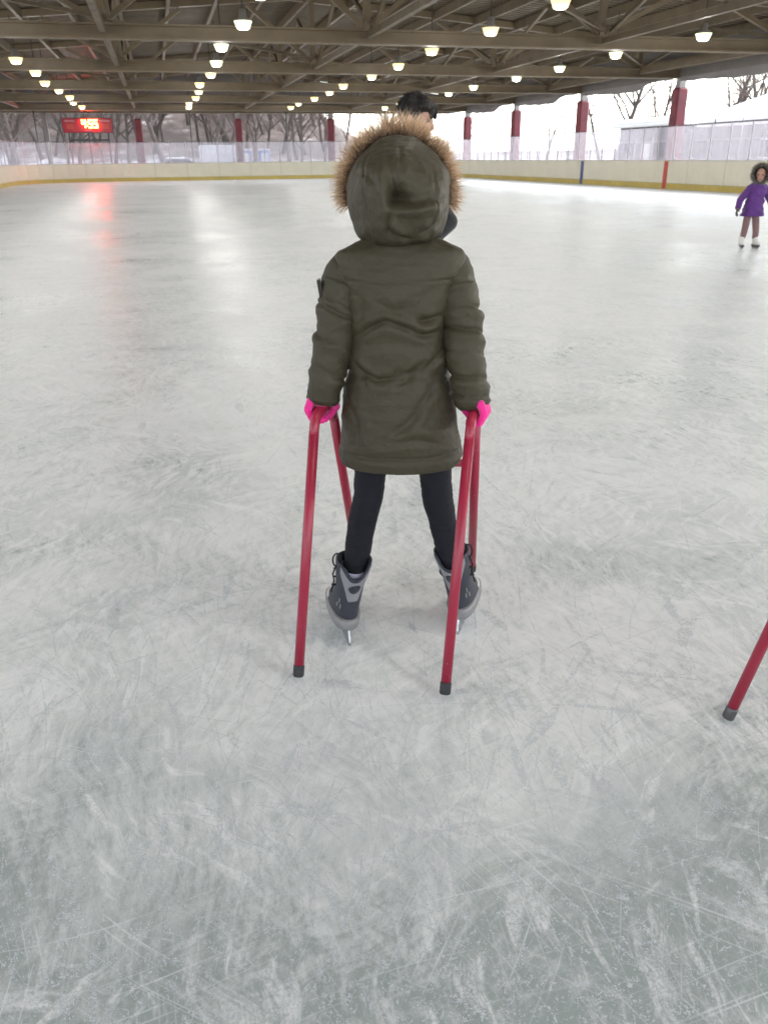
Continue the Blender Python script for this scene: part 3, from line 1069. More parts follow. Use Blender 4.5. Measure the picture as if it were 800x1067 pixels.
def build_surroundings():
    # grey shed with a flat snow covered roof
    root = empty("shed", W(33, 51.3, 0), TH)
    tag(root, "grey flat roofed shed under snow behind the blue line boards", "shed")
    g = gz(33, 51) - 0.3
    obj("wall", MB().box(-3, 3, -3.3, 3.3, g, 2.95), 'shedwall', root)
    obj("roof", MB().bevbox(-3.4, 3.4, -3.6, 3.6, 2.952, 3.12, 0.03), 'cap', root)
    obj("snow_layer", MB().bevbox(-3.3, 3.3, -3.5, 3.5, 3.123, 3.45, 0.12), 'snow', root)
    for y in (-1.9, 1.9):
        obj("window", MB().box(-3.03, -3.003, y - 0.6, y + 0.6, 1.3, 2.1), 'darkglass', root)
    obj("door", MB().box(-3.04, -3.003, -0.7, 0.3, g + 0.3, 2.0), 'cap', root)
    # long low building whose snowy pitched roof climbs out of frame
    root = empty("long_building", W(33.5, 36, 0), TH)
    tag(root, "long pale grey building with thick snow on its pitched roof at right", "building")
    g = gz(33.5, 36) - 0.3
    obj("wall", MB().box(-3, 5, -12, 9.5, g, 2.75), 'shedwall', root)
    pr = [(-3.5, 2.752), (5.5, 2.752), (5.5, 2.95), (1.0, 4.25), (-3.5, 2.95)]
    v = [(x, -12.4, z) for x, z in pr] + [(x, 9.9, z) for x, z in pr]
    fc = [(0, 1, 2, 3, 4), (9, 8, 7, 6, 5)] + [(i, 5 + i, 5 + (i + 1) % 5, (i + 1) % 5) for i in range(5)]
    obj("roof", MB().add(v, fc), 'cap', root)
    pr = [(-3.6, 2.96), (1.0, 4.256), (5.6, 2.96), (5.6, 3.2), (1.0, 4.56), (-3.6, 3.2)]
    v = [(x, -12.3, z) for x, z in pr] + [(x, 9.8, z) for x, z in pr]
    fc = [(5, 4, 3, 2, 1, 0), (6, 7, 8, 9, 10, 11)] + [(i, (i + 1) % 6, 6 + (i + 1) % 6, 6 + i) for i in range(6)]
    obj("snow_layer", MB().add(v, fc), 'snow', root)
    for y in (-8, -4, 0, 4):
        fr = obj("window", MB().box(-3.05, -3.003, y - 0.75, y + 0.75, 1.1, 2.1), 'whitewall', root)
        obj("pane", MB().box(-3.07, -3.053, y - 0.65, y + 0.65, 1.2, 2.0), 'darkglass', fr)
    # wire fence between the boards and the buildings
    root = empty("wire_fence", W(26.5, 0, 0), TH)
    tag(root, "thin grey wire fence with leaning posts behind the right hand glass", "fence")
    r_ = random.Random(8)
    g = -0.12
    for y in np.arange(18, 62, 1.9):
        h = r_.choice((2.2, 2.5, 2.9))
        lean = r_.gauss(0, 0.05)
        obj("fence_post", MB().tube([(r_.gauss(0, .04), y, g - 0.1), (lean, y + r_.gauss(0, .07), h)], 0.035, 6), 'darkmetal' if r_.random() < .4 else 'steelcol', root, True)
    for z in (0.9, 2.0):
        obj("fence_rail", MB().tube([(0.04, 18, z), (0.04, 40, z), (0.04, 61, z)], 0.022, 6), 'steelcol', root, True)
    # banks of ploughed snow
    for i, (u, v, a, b, h, lb) in enumerate(((28.0, 31, 1.3, 7, 0.9, "ploughed snow bank in front of the long building at right"),
                                            (28.0, 50, 1.2, 5, 0.8, "ploughed snow bank in front of the grey shed"),
                                            (-3, 72.5, 6, 1.6, 1.25, "ploughed snow bank behind the boards near the scoreboard"),
                                            (16.0, 73, 5, 1.5, 1.1, "ploughed snow bank behind the far boards on the right"))):
        mb = MB().ellipsoid((0, 0, 0), (a, b, h), 36, 18)
        vv = []
        for p in mb.v:
            q = Vector(p)
            q *= 1 + 0.22 * mnoise.noise(Vector((q.x * .6 + i * 9, q.y * .6, q.z)))
            vv.append(tuple(q))
        mb.v = vv
        o = obj("snow_bank", mb, 'snow', None, True)
        o.location = W(u, v, gz(u, v) - 0.1)
        o.rotation_euler.z = TH
        tag(o, lb, "snow bank")
    # white box trailer
    root = empty("box_trailer", W(5.0, 75, gz(5, 75)), TH)
    tag(root, "plain white box trailer parked left of the second red column", "trailer")
    obj("body", MB().bevbox(-1.5, 1.3, -1.1, 1.1, 0.5, 2.5, 0.05), 'whitewall', root)
    obj("bumper", MB().box(-1.4, 1.2, -1.16, -1.102, 0.42, 0.56), 'darkmetal', root)
    obj("door_seam", MB().box(-0.11, -0.09, -1.112, -1.102, 0.6, 2.4), 'darkmetal', root)
    for x in (-0.9, 0.75):
        obj("wheel", MB().tube([(x, -0.98, 0.3), (x, -0.75, 0.3)], 0.32, 18), 'rubber', root, True)
    # grey parked car dusted with snow
    root = empty("parked_car", W(1.9, 74.6, gz(1.9, 74.6)), TH + 0.12)
    tag(root, "dark grey parked car with snow on its roof beyond the far boards", "car")
    prof = [(-2.1, 0.35), (2.1, 0.35), (2.15, 0.75), (1.9, 0.95), (1.05, 1.02), (0.55, 1.48), (-1.0, 1.52), (-1.6, 1.05), (-2.1, 0.98)]
    n = len(prof)
    v = [(x, -0.85, z) for x, z in prof] + [(x, 0.85, z) for x, z in prof]
    obj("body", MB().add(v, [tuple(range(n)), tuple(range(2 * n - 1, n - 1, -1))] + [(i, n + i, n + (i + 1) % n, (i + 1) % n) for i in range(n)]), 'carpaint', root)
    for y in (-0.86, 0.855):
        obj("side_window", MB().add([(-1.4, y, 1.07), (0.85, y, 1.07), (0.48, y, 1.42), (-0.95, y, 1.45), (-1.4, y + .005, 1.07), (0.85, y + .005, 1.07), (0.48, y + .005, 1.42), (-0.95, y + .005, 1.45)],
            [(0, 1, 2, 3), (7, 6, 5, 4), (0, 4, 5, 1), (1, 5, 6, 2), (2, 6, 7, 3), (3, 7, 4, 0)]), 'darkglass', root)
    obj("snow_cover", MB().bevbox(-1.0, 0.5, -0.75, 0.75, 1.525, 1.62, 0.04), 'snow', root)
    for x in (-1.35, 1.35):
        for y0, y1 in ((-0.9, -0.68), (0.68, 0.9)):
            wv = obj("wheel", MB().tube([(x, y0, 0.31), (x, y1, 0.31)], 0.32, 18), 'rubber', root, True)
            obj("rim", MB().tube([(x, y0 - 0.01 if y0 < 0 else y1 + 0.01, 0.31), (x, y0 + 0.05 if y0 < 0 else y1 - 0.05, 0.31)], 0.2, 14), 'alu', wv, True)
    # portable toilets
    for i, (u, v, lb) in enumerate(((7.1, 73.5, "blue portable toilet cabin just right of the second red column"), (8.6, 73.9, "blue portable toilet cabin farther right of the second red column"))):
        root = empty("portable_toilet", W(u, v, gz(u, v)), TH)
        tag(root, lb, "portable toilet", "blue portable toilets behind the far boards")
        obj("cabin", MB().bevbox(-0.42, 0.42, -0.42, 0.42, 0, 2.05, 0.04), 'bluetoilet', root)
        obj("door", MB().box(-0.3, 0.3, -0.44, -0.422, 0.12, 1.9), 'whitewall', root)
        obj("roof", MB().bevbox(-0.46, 0.46, -0.46, 0.46, 2.052, 2.2, 0.06), 'whitewall', root)


# ------------------------------------------------------------------ skating aids
def tube_path(pts, rad):
    """polyline with rounded corners"""
    out = [Vector(pts[0])]
    for a, b, c in zip(pts[:-2], pts[1:-1], pts[2:]):
        a, b, c = Vector(a), Vector(b), Vector(c)
        p, q = b + (a - b).normalized() * rad, b + (c - b).normalized() * rad
        for i in range(7):
            t = i / 6
            out.append(p * (1 - t) ** 2 + b * 2 * t * (1 - t) + q * t * t)
    out.append(Vector(pts[-1]))
    return out

def build_walker(root, RL, RR, FL, FR, tops, capmat='rubber'):
    """RL.. feet on the ice; tops = rear-left, front-left, rear-right, front-right tops. all local."""
    PR = 0.0135
    for rear, front, tr, tf in ((RL, FL, tops[0], tops[1]), (RR, FR, tops[2], tops[3])):
        tr, tf, rear, front = map(Vector, (tr, tf, rear, front))
        a = tr.lerp(rear, 0.09)
        b = tf.lerp(front, 0.09)
        obj("handle", MB().tube(tube_path([a, tr, tf, b], 0.045), PR, 16), 'pipe', root, True)
        for top, foot in ((a, rear), (b, front)):
            d = (foot - top).normalized()
            lg = obj("leg", MB().tube([top - d * 0.012, top.lerp(foot, 0.5), foot - d * 0.03], PR + 0.0004, 16), 'pipe', root, True)
            f0 = foot - d * 0.034
            obj("foot_cap", MB().tube([f0, f0 + d * 0.004, foot - d * 0.003, foot], [PR + 0.0005, PR + 0.0020, PR + 0.0020, PR + 0.0005], 16), capmat, lg, True)
    def at(tr, foot, z):
        tr, foot = Vector(tr), Vector(foot)
        return tr.lerp(foot, (tr.z - z) / (tr.z - foot.z))
    obj("crossbar", MB().tube([at(tops[1], FL, 0.50), at(tops[3], FR, 0.50)], 0.012, 14), 'pipe', root, True)

WK = dict(RL=(-0.245, 1.952, 0.012), RR=(0.160, 1.862, 0.012), FL=(-0.098, 2.68, 0.012), FR=(0.306, 2.588, 0.012),
          tops=[(-0.181, 2.13, 0.722), (-0.146, 2.275, 0.712), (0.231, 2.08, 0.722), (0.262, 2.235, 0.712)])

def build_walkers():
    root = empty("skating_aid", (0.03, 2.27, 0))
    off = Vector((0.03, 2.27, 0))
    L = lambda p: tuple(Vector(p) - off)
    build_walker(root, L(WK['RL']), L(WK['RR']), L(WK['FL']), L(WK['FR']), [L(p) for p in WK['tops']])
    tag(root, "red pipe skating aid frame held by the girl in the olive parka", "skating aid", "red skating aids on the ice")
    # second frame, of which one leg reaches into the picture
    off2 = Vector(WK['RL'])
    off2.z = 0
    root2 = empty("skating_aid", (0.881, 1.745, 0), R(AID_ROT))
    L = lambda p: tuple(Vector(p) - off2)
    build_walker(root2, L(WK['RL']), L(WK['RR']), L(WK['FL']), L(WK['FR']), [L(p) for p in WK['tops']], 'pipecap')
    tag(root2, "red pipe skating aid at the right edge with one leg in view", "skating aid", "red skating aids on the ice")

AID_ROT = -62


# ------------------------------------------------------------------ cloth helpers
def interp(tab, z):
    """tab rows: (z, values...) with z descending or ascending; smooth interpolation"""
    t = sorted(tab)
    zs = np.array([r_[0] for r_ in t])
    vals = np.array([r_[1:] for r_ in t])
    z = np.asarray(z)
    i = np.clip(np.searchsorted(zs, z) - 1, 0, len(zs) - 2)
    f = np.clip((z - zs[i]) / (zs[i + 1] - zs[i]), 0, 1)
    def tang(j):
        j0, j1 = np.maximum(j - 1, 0), np.minimum(j + 1, len(zs) - 1)
        return (vals[j1] - vals[j0]) / (zs[j1] - zs[j0])[:, None]
    h = (zs[i + 1] - zs[i])[:, None]
    f = f[:, None]
    return (2 * f**3 - 3 * f**2 + 1) * vals[i] + (f**3 - 2 * f**2 + f) * h * tang(i) + (-2 * f**3 + 3 * f**2) * vals[i + 1] + (f**3 - f**2) * h * tang(i + 1)

def seg_dist(P, pts):
    """distance of 2-D points P (n,2) to polyline, with parameter 0..1"""
    best = np.full(len(P), 1e9)
    par = np.zeros(len(P))
    side = np.zeros(len(P))
    n = len(pts) - 1
    for i in range(n):
        a, b = np.array(pts[i]), np.array(pts[i + 1])
        d = b - a
        t = np.clip(((P - a) @ d) / (d @ d), 0, 1)
        q = a + t[:, None] * d
        r_ = P - q
        dist = np.hypot(r_[:, 0], r_[:, 1])
        s = d[0] * r_[:, 1] - d[1] * r_[:, 0]
        m_ = dist < best
        best[m_] = dist[m_]
        par[m_] = (i + t[m_]) / n
        side[m_] = np.sign(s[m_])
    return best, par, side

def crease(P, pts, depth, width, puff=0.9):
    """a sharp valley along pts with a soft ridge on the +side"""
    d, t, s = seg_dist(P, pts)
    fade = np.sin(np.pi * np.clip(t, 0.02, 0.98)) ** 0.6
    v = -1.5 * depth * np.exp(-(d / (0.75 * width)) ** 1.1) * fade
    v += puff * depth * np.exp(-((d - 2.0 * width) / (1.3 * width)) ** 2) * (s > 0) * fade
    v += 0.35 * depth * np.exp(-((d - 2.6 * width) / (1.5 * width)) ** 2) * (s <= 0) * fade
    return v

def vnoise(P, sc, off=0.0):
    return np.array([mnoise.noise(Vector((p[0] * sc[0] + off, p[1] * sc[1] + off * 1.7, p[2] * sc[2] - off))) for p in P])

def normals_of(V, faces):
    V = np.asarray(V)
    N = np.zeros_like(V)
    F4 = np.array(faces)
    a, b, c, d = (V[F4[:, i]] for i in range(4))
    fn = np.cross(c - a, d - b)
    for i in range(4):
        np.add.at(N, F4[:, i], fn)
    N /= np.maximum(1e-12, np.linalg.norm(N, axis=1))[:, None]
    return N

def sweep(path, rad, n=40, m=80, squash=None, twist=0.0):
    """tube along a smooth path; returns verts (m*n), faces, s, angle"""
    path = np.array(path, float)
    s0 = np.linspace(0, 1, len(path))
    ss = np.linspace(0, 1, m)
    C = interp([(s, *p) for s, p in zip(s0, path)], ss)
    Rr = interp([(s, r_) for s, r_ in zip(s0, rad)], ss)[:, 0]
    V = []
    ang = np.linspace(0, 2 * np.pi, n, endpoint=False)
    for i in range(m):
        d = C[min(i + 1, m - 1)] - C[max(i - 1, 0)]
        d /= np.linalg.norm(d)
        x = np.array([1.0, 0, 0])
        x -= d * (x @ d)
        x /= np.linalg.norm(x)
        y = np.cross(d, x)
        V.append(C[i] + Rr[i] * (np.cos(ang)[:, None] * x + np.sin(ang)[:, None] * y))
    V = np.concatenate(V)
    return V, grid_faces(m, n), np.repeat(ss, n), np.tile(ang, m)

def cloth(name, V, F, mat, parent, caps=None):
    mb = MB().add(V, F)
    if caps:
        mb.f += caps
    return obj(name, mb, mat, parent, True)

def fur_ring(name, pts_fn, count, length, mat, parent, seed, width=0.0013, segs=3):
    """pts_fn(rng) -> (root, outward direction). Tapered strands with a 'strand' attribute (along, random)."""
    r_ = random.Random(seed)
    v, f, colr = [], [], []
    for i in range(count):
        p, d = pts_fn(r_)
        L = length * r_.uniform(0.35, 1.2) * (0.72 + 0.28 * max(0.0, d.z))
        d = (d + Vector((r_.gauss(0, .22), r_.gauss(0, .22), r_.gauss(0, .22)))).normalized()
        side = d.cross(Vector((r_.gauss(0, 1), r_.gauss(0, 1), r_.gauss(0, 1)))).normalized()
        bend = Vector((r_.gauss(0, .25), r_.gauss(0, .25), r_.gauss(-0.25, .25)))
        rv = r_.random()
        b = len(v)
        cur = p.copy()
        wd = width * r_.uniform(0.7, 1.3)
        for k in range(segs):
            t = k / segs
            ww = wd * (1 - 0.75 * t)
            v.append(tuple(cur - side * ww))
            v.append(tuple(cur + side * ww))
            colr += [(t, rv), (t, rv)]
            d = (d + bend * (1.0 / segs)).normalized()
            cur = cur + d * L / segs
        v.append(tuple(cur))
        colr.append((1.0, rv))
        for k in range(segs - 1):
            f.append((b + 2 * k, b + 2 * k + 1, b + 2 * k + 3, b + 2 * k + 2))
        f.append((b + 2 * segs - 2, b + 2 * segs - 1, b + 2 * segs))
    me = bpy.data.meshes.new(name)
    me.from_pydata(v, [], f)
    ca = me.color_attributes.new("strand", 'FLOAT_COLOR', 'POINT')
    arr = np.ones((len(v), 4), np.float32)
    arr[:, :2] = np.array(colr, np.float32)
    arr[:, 2] = 0
    ca.data.foreach_set("color", arr.ravel())
    me.update()
    o = link(name, me, mat, parent, True)
    o['kind'] = 'stuff'
    return o


# ------------------------------------------------------------------ bodies
def head_prims(mb, c, fwd, size=1.0):
    """head with face; c = centre of the skull, fwd = facing direction"""
    f = Vector(fwd).normalized()
    z = Vector((0, 0, 1))
    z = (z - f * z.dot(f)).normalized()
    s = f.cross(z)
    c = Vector(c)
    rot = Matrix((s, f, z)).transposed()
    k = size
    P = lambda a, b, d: c + s * a * k + f * b * k + z * d * k
    mb.ellipsoid(P(0, -0.008, 0.02), (0.076 * k, 0.094 * k, 0.095 * k), 24, 16, rot)
    mb.ellipsoid(P(0, 0.028, -0.05), (0.058 * k, 0.062 * k, 0.068 * k), 20, 12, rot)     # jaw and cheeks
    mb.ellipsoid(P(0, 0.062, -0.098), (0.024 * k, 0.022 * k, 0.018 * k), 12, 8, rot)     # chin
    mb.capsule(P(0, 0.084, 0.006), P(0, 0.104, -0.034), 0.010 * k, 0.014 * k, 10)        # nose
    mb.ellipsoid(P(0, 0.082, -0.066), (0.024 * k, 0.012 * k, 0.010 * k), 12, 8, rot)     # lips
    mb.capsule(P(-0.045, 0.074, 0.022), P(0.045, 0.074, 0.022), 0.012 * k, 0.012 * k, 10)  # brow
    for q in (-1, 1):
        mb.ellipsoid(P(q * 0.076, -0.012, -0.012), (0.011 * k, 0.020 * k, 0.033 * k), 12, 8, rot)   # ears
    return P, rot

def face_parts(P, rot, k, parent):
    for q in (-1, 1):
        obj("eye", MB().ellipsoid(P(q * 0.032, 0.081, 0.0), (0.012 * k, 0.008 * k, 0.009 * k), 12, 8, rot), 'eye', parent, True)
    obj("mouth", MB().ellipsoid(P(0, 0.091, -0.066), (0.022 * k, 0.006 * k, 0.007 * k), 12, 8, rot), 'lips', parent, True)

def hand_on_bar(mb, bar_p, bar_d, out, upv, r_=0.0135, fr=0.0105):
    """closed hand round a bar; out = outward side, fingers go over the outside and under"""
    bar_p, d, o_, u_ = Vector(bar_p), Vector(bar_d).normalized(), Vector(out).normalized(), Vector(upv).normalized()
    P = lambda a, b, c: bar_p + d * a + o_ * b + u_ * c
    # palm over the bar
    mb.ellipsoid(P(0.0, -0.004, r_ + 0.016), (0.030, 0.044, 0.019), 18, 12, Matrix((o_, d, u_)).transposed())
    mb.ellipsoid(P(-0.012, -0.016, r_ + 0.022), (0.022, 0.030, 0.020), 16, 10, Matrix((o_, d, u_)).transposed())
    for i, a in enumerate((-0.033, -0.011, 0.011, 0.032)):
        g = fr * (0.9, 1.0, 1.02, 0.96)[i]
        ln = (0.86, 1.0, 1.05, 0.98)[i]
        k0 = P(a, 0.020, r_ + 0.018)
        k1 = P(a * 1.04, r_ + 0.020 * ln, 0.004)
        k2 = P(a * 1.02, r_ + 0.004, -r_ - 0.012 * ln)
        k3 = P(a * 0.98, -0.012 * ln, -r_ - 0.012)
        mb.capsule(k0, k1, g * 1.08, g, 12)
        mb.capsule(k1, k2, g, g * 0.95, 12)
        mb.capsule(k2, k3, g * 0.95, g * 0.82, 12)
    # thumb leaves the side of the palm and closes on the inside of the bar
    t0, t1, t2 = P(0.012, -0.026, r_ + 0.012), P(0.034, -r_ - 0.017, 0.002), P(0.040, -r_ + 0.002, -r_ - 0.010)
    mb.capsule(t0, t1, 0.0135, 0.0115, 12)
    mb.capsule(t1, t2, 0.0115, 0.0098, 12)

def open_hand(mb, wrist, d, palm_n, s=1.0):
    """relaxed hand hanging from the wrist; d = pointing direction, palm_n = palm normal"""
    w_, d, n_ = Vector(wrist), Vector(d).normalized(), Vector(palm_n).normalized()
    q = d.cross(n_).normalized()
    P = lambda a, b, c: w_ + q * a * s + d * b * s + n_ * c * s
    mb.ellipsoid(P(0, 0.042, 0), (0.036 * s, 0.046 * s, 0.017 * s), 16, 10, Matrix((q, d, n_)).transposed())
    mb.capsule(P(0, -0.03, 0), P(0, 0.02, 0), 0.024 * s, 0.024 * s, 12)
    for a, L in ((-0.028, 0.052), (-0.0095, 0.066), (0.0095, 0.070), (0.028, 0.062)):
        mb.capsule(P(a, 0.078, 0.0), P(a * 1.12, 0.078 + L * 0.55, 0.012), 0.0095 * s, 0.009 * s, 10)
        mb.capsule(P(a * 1.12, 0.078 + L * 0.55, 0.012), P(a * 1.1, 0.078 + L * 0.92, 0.032), 0.009 * s, 0.0076 * s, 10)
    mb.capsule(P(0.030, 0.022, 0.004), P(0.052, 0.055, 0.016), 0.012 * s, 0.0105 * s, 10)
    mb.capsule(P(0.052, 0.055, 0.016), P(0.050, 0.084, 0.026), 0.0105 * s, 0.0085 * s, 10)


def superring(cx, cy, z, rx, rb, rf, n, e=2.3):
    a = np.linspace(0, 2 * np.pi, n, endpoint=False)
    c, s = np.cos(a), np.sin(a)
    x = np.sign(c) * np.abs(c) ** (2 / e) * rx
    y = np.sign(s) * np.abs(s) ** (2 / e)
    y = np.where(y < 0, y * rb, y * rf)
    return np.stack([cx + x, cy + y, np.full(n, z)], 1)


def build_skate(parent, heel, direction, ankle_dx, mirror):
    """ice skate; heel = point on the ice under the blade's tail, direction = where the toe points"""
    root = empty("ice_skate", (0, 0, 0))
    root.parent = parent
    d = Vector(direction).normalized()
    side = Vector((d.y, -d.x, 0))            # to the right of the skate
    heel = Vector(heel)
    def X(p):
        x, y, z = p
        sh = ankle_dx * max(0, (z - 0.06)) / 0.2
        return heel + side * x + Vector((sh, 0, 0)) + d * y + Vector((0, 0, z))
    tab = [(0.058, -0.002, 0.226, 0.0345), (0.075, -0.006, 0.226, 0.0385), (0.095, -0.006, 0.215, 0.040), (0.120, -0.003, 0.175, 0.0405), (0.150, 0.001, 0.132, 0.0405), (0.185, 0.001, 0.112, 0.0415), (0.215, -0.005, 0.108, 0.0455), (0.245, -0.012, 0.110, 0.050), (0.268, -0.016, 0.112, 0.0525)]
    zs = np.linspace(0.058, 0.268, 46)
    T = interp(tab, zs)
    n = 56
    ang = np.linspace(0, 2 * np.pi, n, endpoint=False)
    def surf(i, a, off=0.0, dipon=True):
        z, (y0, y1, hw) = zs[i], T[i]
        yc, ry = (y0 + y1) / 2, (y1 - y0) / 2 + off
        c, s = math.cos(a), math.sin(a)
        x = math.copysign(abs(c) ** (2 / 2.5), c) * (hw + off)
        y = yc + math.copysign(abs(s) ** (2 / 2.2), s) * ry
        # heel narrows
        if y < yc:
            x *= 1 - 0.10 * ((yc - y) / ry) ** 2
        back = max(0.0, -s)
        dip = 0.040 * max(0, (z - 0.20) / 0.068) ** 1.3 * back ** 5 if dipon else 0
        return (x, y, z - dip)
    V = [X(surf(i, a)) for i in range(len(zs)) for a in ang]
    F = grid_faces(len(zs), n)
    # collar folds over and down inside
    b = len(V)
    for off, dz in ((-0.004, 0.002), (-0.009, -0.006), (-0.012, -0.05)):
        for a in ang:
            x, y, z = surf(len(zs) - 1, a, off)
            V.append(X((x, y, z + dz)))
    top = (len(zs) - 1) * n
    for r_ in range(3):
        a0 = top if r_ == 0 else b + (r_ - 1) * n
        a1 = b + r_ * n
        for k in range(n):
            k2 = (k + 1) % n
            F.append((a0 + k, a0 + k2, a1 + k2, a1 + k))
    F.append(tuple(b + 2 * n + k for k in range(n)))
    F.append(tuple(range(n - 1, -1, -1)))
    boot = cloth("boot", V, F, 'boot', root)
    def patch(name, a_lo, a_hi, z_lo_fn, z_hi_fn, mat, na=24, nz=14, off=0.0025, par=root):
        pts, ff = [], []
        def S(a, z, o):
            i = (z - zs[0]) / (zs[-1] - zs[0]) * (len(zs) - 1)
            i0 = int(min(len(zs) - 2, max(0, math.floor(i))))
            t = i - i0
            p, q = surf(i0, a, o), surf(i0 + 1, a, o)
            return X([p[k] * (1 - t) + q[k] * t for k in range(3)])
        for layer in (off, 0.0):
            for j in range(nz + 1):
                for i in range(na + 1):
                    a = a_lo + (a_hi - a_lo) * i / na
                    z = z_lo_fn(a) + (z_hi_fn(a) - z_lo_fn(a)) * j / nz
                    pts.append(S(a, z, layer))
        w_ = na + 1
        m_ = w_ * (nz + 1)
        for j in range(nz):
            for i in range(na):
                ff.append((j * w_ + i, j * w_ + i + 1, (j + 1) * w_ + i + 1, (j + 1) * w_ + i))
        edge = [i for i in range(w_)] + [j * w_ + na for j in range(1, nz + 1)] + [nz * w_ + i for i in range(na - 1, -1, -1)] + [j * w_ for j in range(nz - 1, 0, -1)]
        for a, b_ in zip(edge, edge[1:] + edge[:1]):
            ff.append((b_, a, a + m_, b_ + m_))
        return obj(name, MB().add(pts, ff), mat, par, True), S
    B = -math.pi / 2
    lo = lambda a: 0.150 + 0.092 * min(1, max(0, abs(a - B) - 0.30) / 0.75) ** 1.0
    hi = lambda a: 0.228 + 0.036 * min(1, abs(a - B) / 1.05) ** 1.2
    panel, Sf = patch("heel_panel", B - 1.05, B + 1.05, lo, hi, 'bootgrey')
    # round badge on the heel panel
    pts = []
    for k in range(16):
        t = 2 * math.pi * k / 16
        pts.append(Sf(B + 0.30 * math.cos(t), 0.192 + 0.013 * math.sin(t), 0.0045))
    pts2 = [p - (d * -0.0025) for p in pts]
    obj("heel_badge", MB().add(pts + pts2, [tuple(range(16))] + [(k, 16 + k, 16 + (k + 1) % 16, (k + 1) % 16) for k in range(16)]), 'boot', root)
    # small three-lobed emblem on the outer ankle
    sgn = 1 if mirror else -1
    em = MB()
    for da, dz, rot in ((0.0, 0.012, 0), (-0.13, -0.004, 0.9), (0.13, -0.006, -0.9)):
        pp = []
        for k in range(10):
            t = 2 * math.pi * k / 10
            a, z = 0.085 * math.cos(t) * (0.6), 0.0095 * math.sin(t)
            pp.append(Sf(B + sgn * (0.92 + 0.0) + da + a, 0.135 + dz + z, 0.0022))
        em.add(pp, [tuple(range(10))])
    obj("emblem", em, 'holder', root)
    patch("toe_panel", math.pi / 2 - 1.25, math.pi / 2 + 1.25, lambda a: 0.062, lambda a: 0.118 - 0.01 * abs(a - math.pi / 2), 'bootwhite', 24, 8)
    # grey outsole and blade holder
    hv = []
    hz = ((0.047, 0.82, 0.020), (0.053, 0.97, 0.032), (0.062, 1.05, 0.0405), (0.092, 1.06, 0.0435), (0.0935, 1.0, 0.040))
    mb = MB()
    hn = 36
    vv = []
    for z, fr, hw in hz:
        for k in range(hn):
            a = 2 * math.pi * k / hn
            c, s = math.cos(a), math.sin(a)
            x = math.copysign(abs(c) ** .7, c) * hw
            y = 0.104 + math.copysign(abs(s) ** .65, s) * 0.110 * fr
            vv.append(X((x, y, z)))
    mb.add(vv, grid_faces(len(hz), hn) + [tuple(range(hn - 1, -1, -1)), tuple((len(hz) - 1) * hn + k for k in range(hn))])
    obj("blade_holder", mb, 'holder', root, True)
    prof = [(-0.014, 0.018), (-0.012, 0.006), (-0.004, 0.0012), (0.03, 0.0), (0.20, 0.0), (0.236, 0.004), (0.248, 0.014), (0.25, 0.034), (0.225, 0.052), (0.0, 0.052)]
    m_ = len(prof)
    v = [X((-0.0026, y, z)) for y, z in prof] + [X((0.0026, y, z)) for y, z in prof]
    obj("blade", MB().add(v, [tuple(range(m_)), tuple(range(2 * m_ - 1, m_ - 1, -1))] + [(i, m_ + i, m_ + (i + 1) % m_, (i + 1) % m_) for i in range(m_)]), 'steel', root)
    # laces: crossings up the front plus a bow loop and hanging ends on the outer side
    lc = MB()
    for i in range(6):
        y, z = 0.128 - 0.005 * i, 0.135 + 0.022 * i
        yf = float(interp(tab, np.array([z]))[0][1]) + 0.004
        lc.tube([X((-0.030, yf - 0.018, z)), X((0, yf + 0.002, z + 0.006)), X((0.030, yf - 0.018, z + 0.012))], 0.0028, 6)
    o_ = -1 if not mirror else 1
    lc.tube([X((o_ * (0.050 + 0.012 * math.sin(t)), 0.055 + 0.01 * math.cos(t), 0.268 + 0.016 * math.cos(t))) for t in np.linspace(0, 2 * math.pi, 14, endpoint=False)], 0.0026, 6, closed=True)
    lc.tube([X((o_ * 0.051, 0.05, 0.25)), X((o_ * 0.058, 0.05, 0.225)), X((o_ * 0.050, 0.055, 0.20)), X((o_ * 0.056, 0.05, 0.165))], 0.0026, 6)
    for i in range(3):
        z = 0.175 + 0.027 * i
        for q in (-1, 1):
            lc.tube([X((q * 0.040, 0.075, z)), X((q * 0.050, 0.07, z + 0.004)), X((q * 0.043, 0.06, z + 0.008))], 0.0032, 6)
    obj("laces", lc, 'lace', root, True)
    # pale sock showing at the collar
    V2, F2, _, _ = sweep([X((0, 0.052, 0.20)), X((0, 0.050, 0.225)), X((0, 0.048, 0.243))], [0.040, 0.0405, 0.040], 24, 8)
    cloth("sock", V2, F2, 'sock', root)
    return root


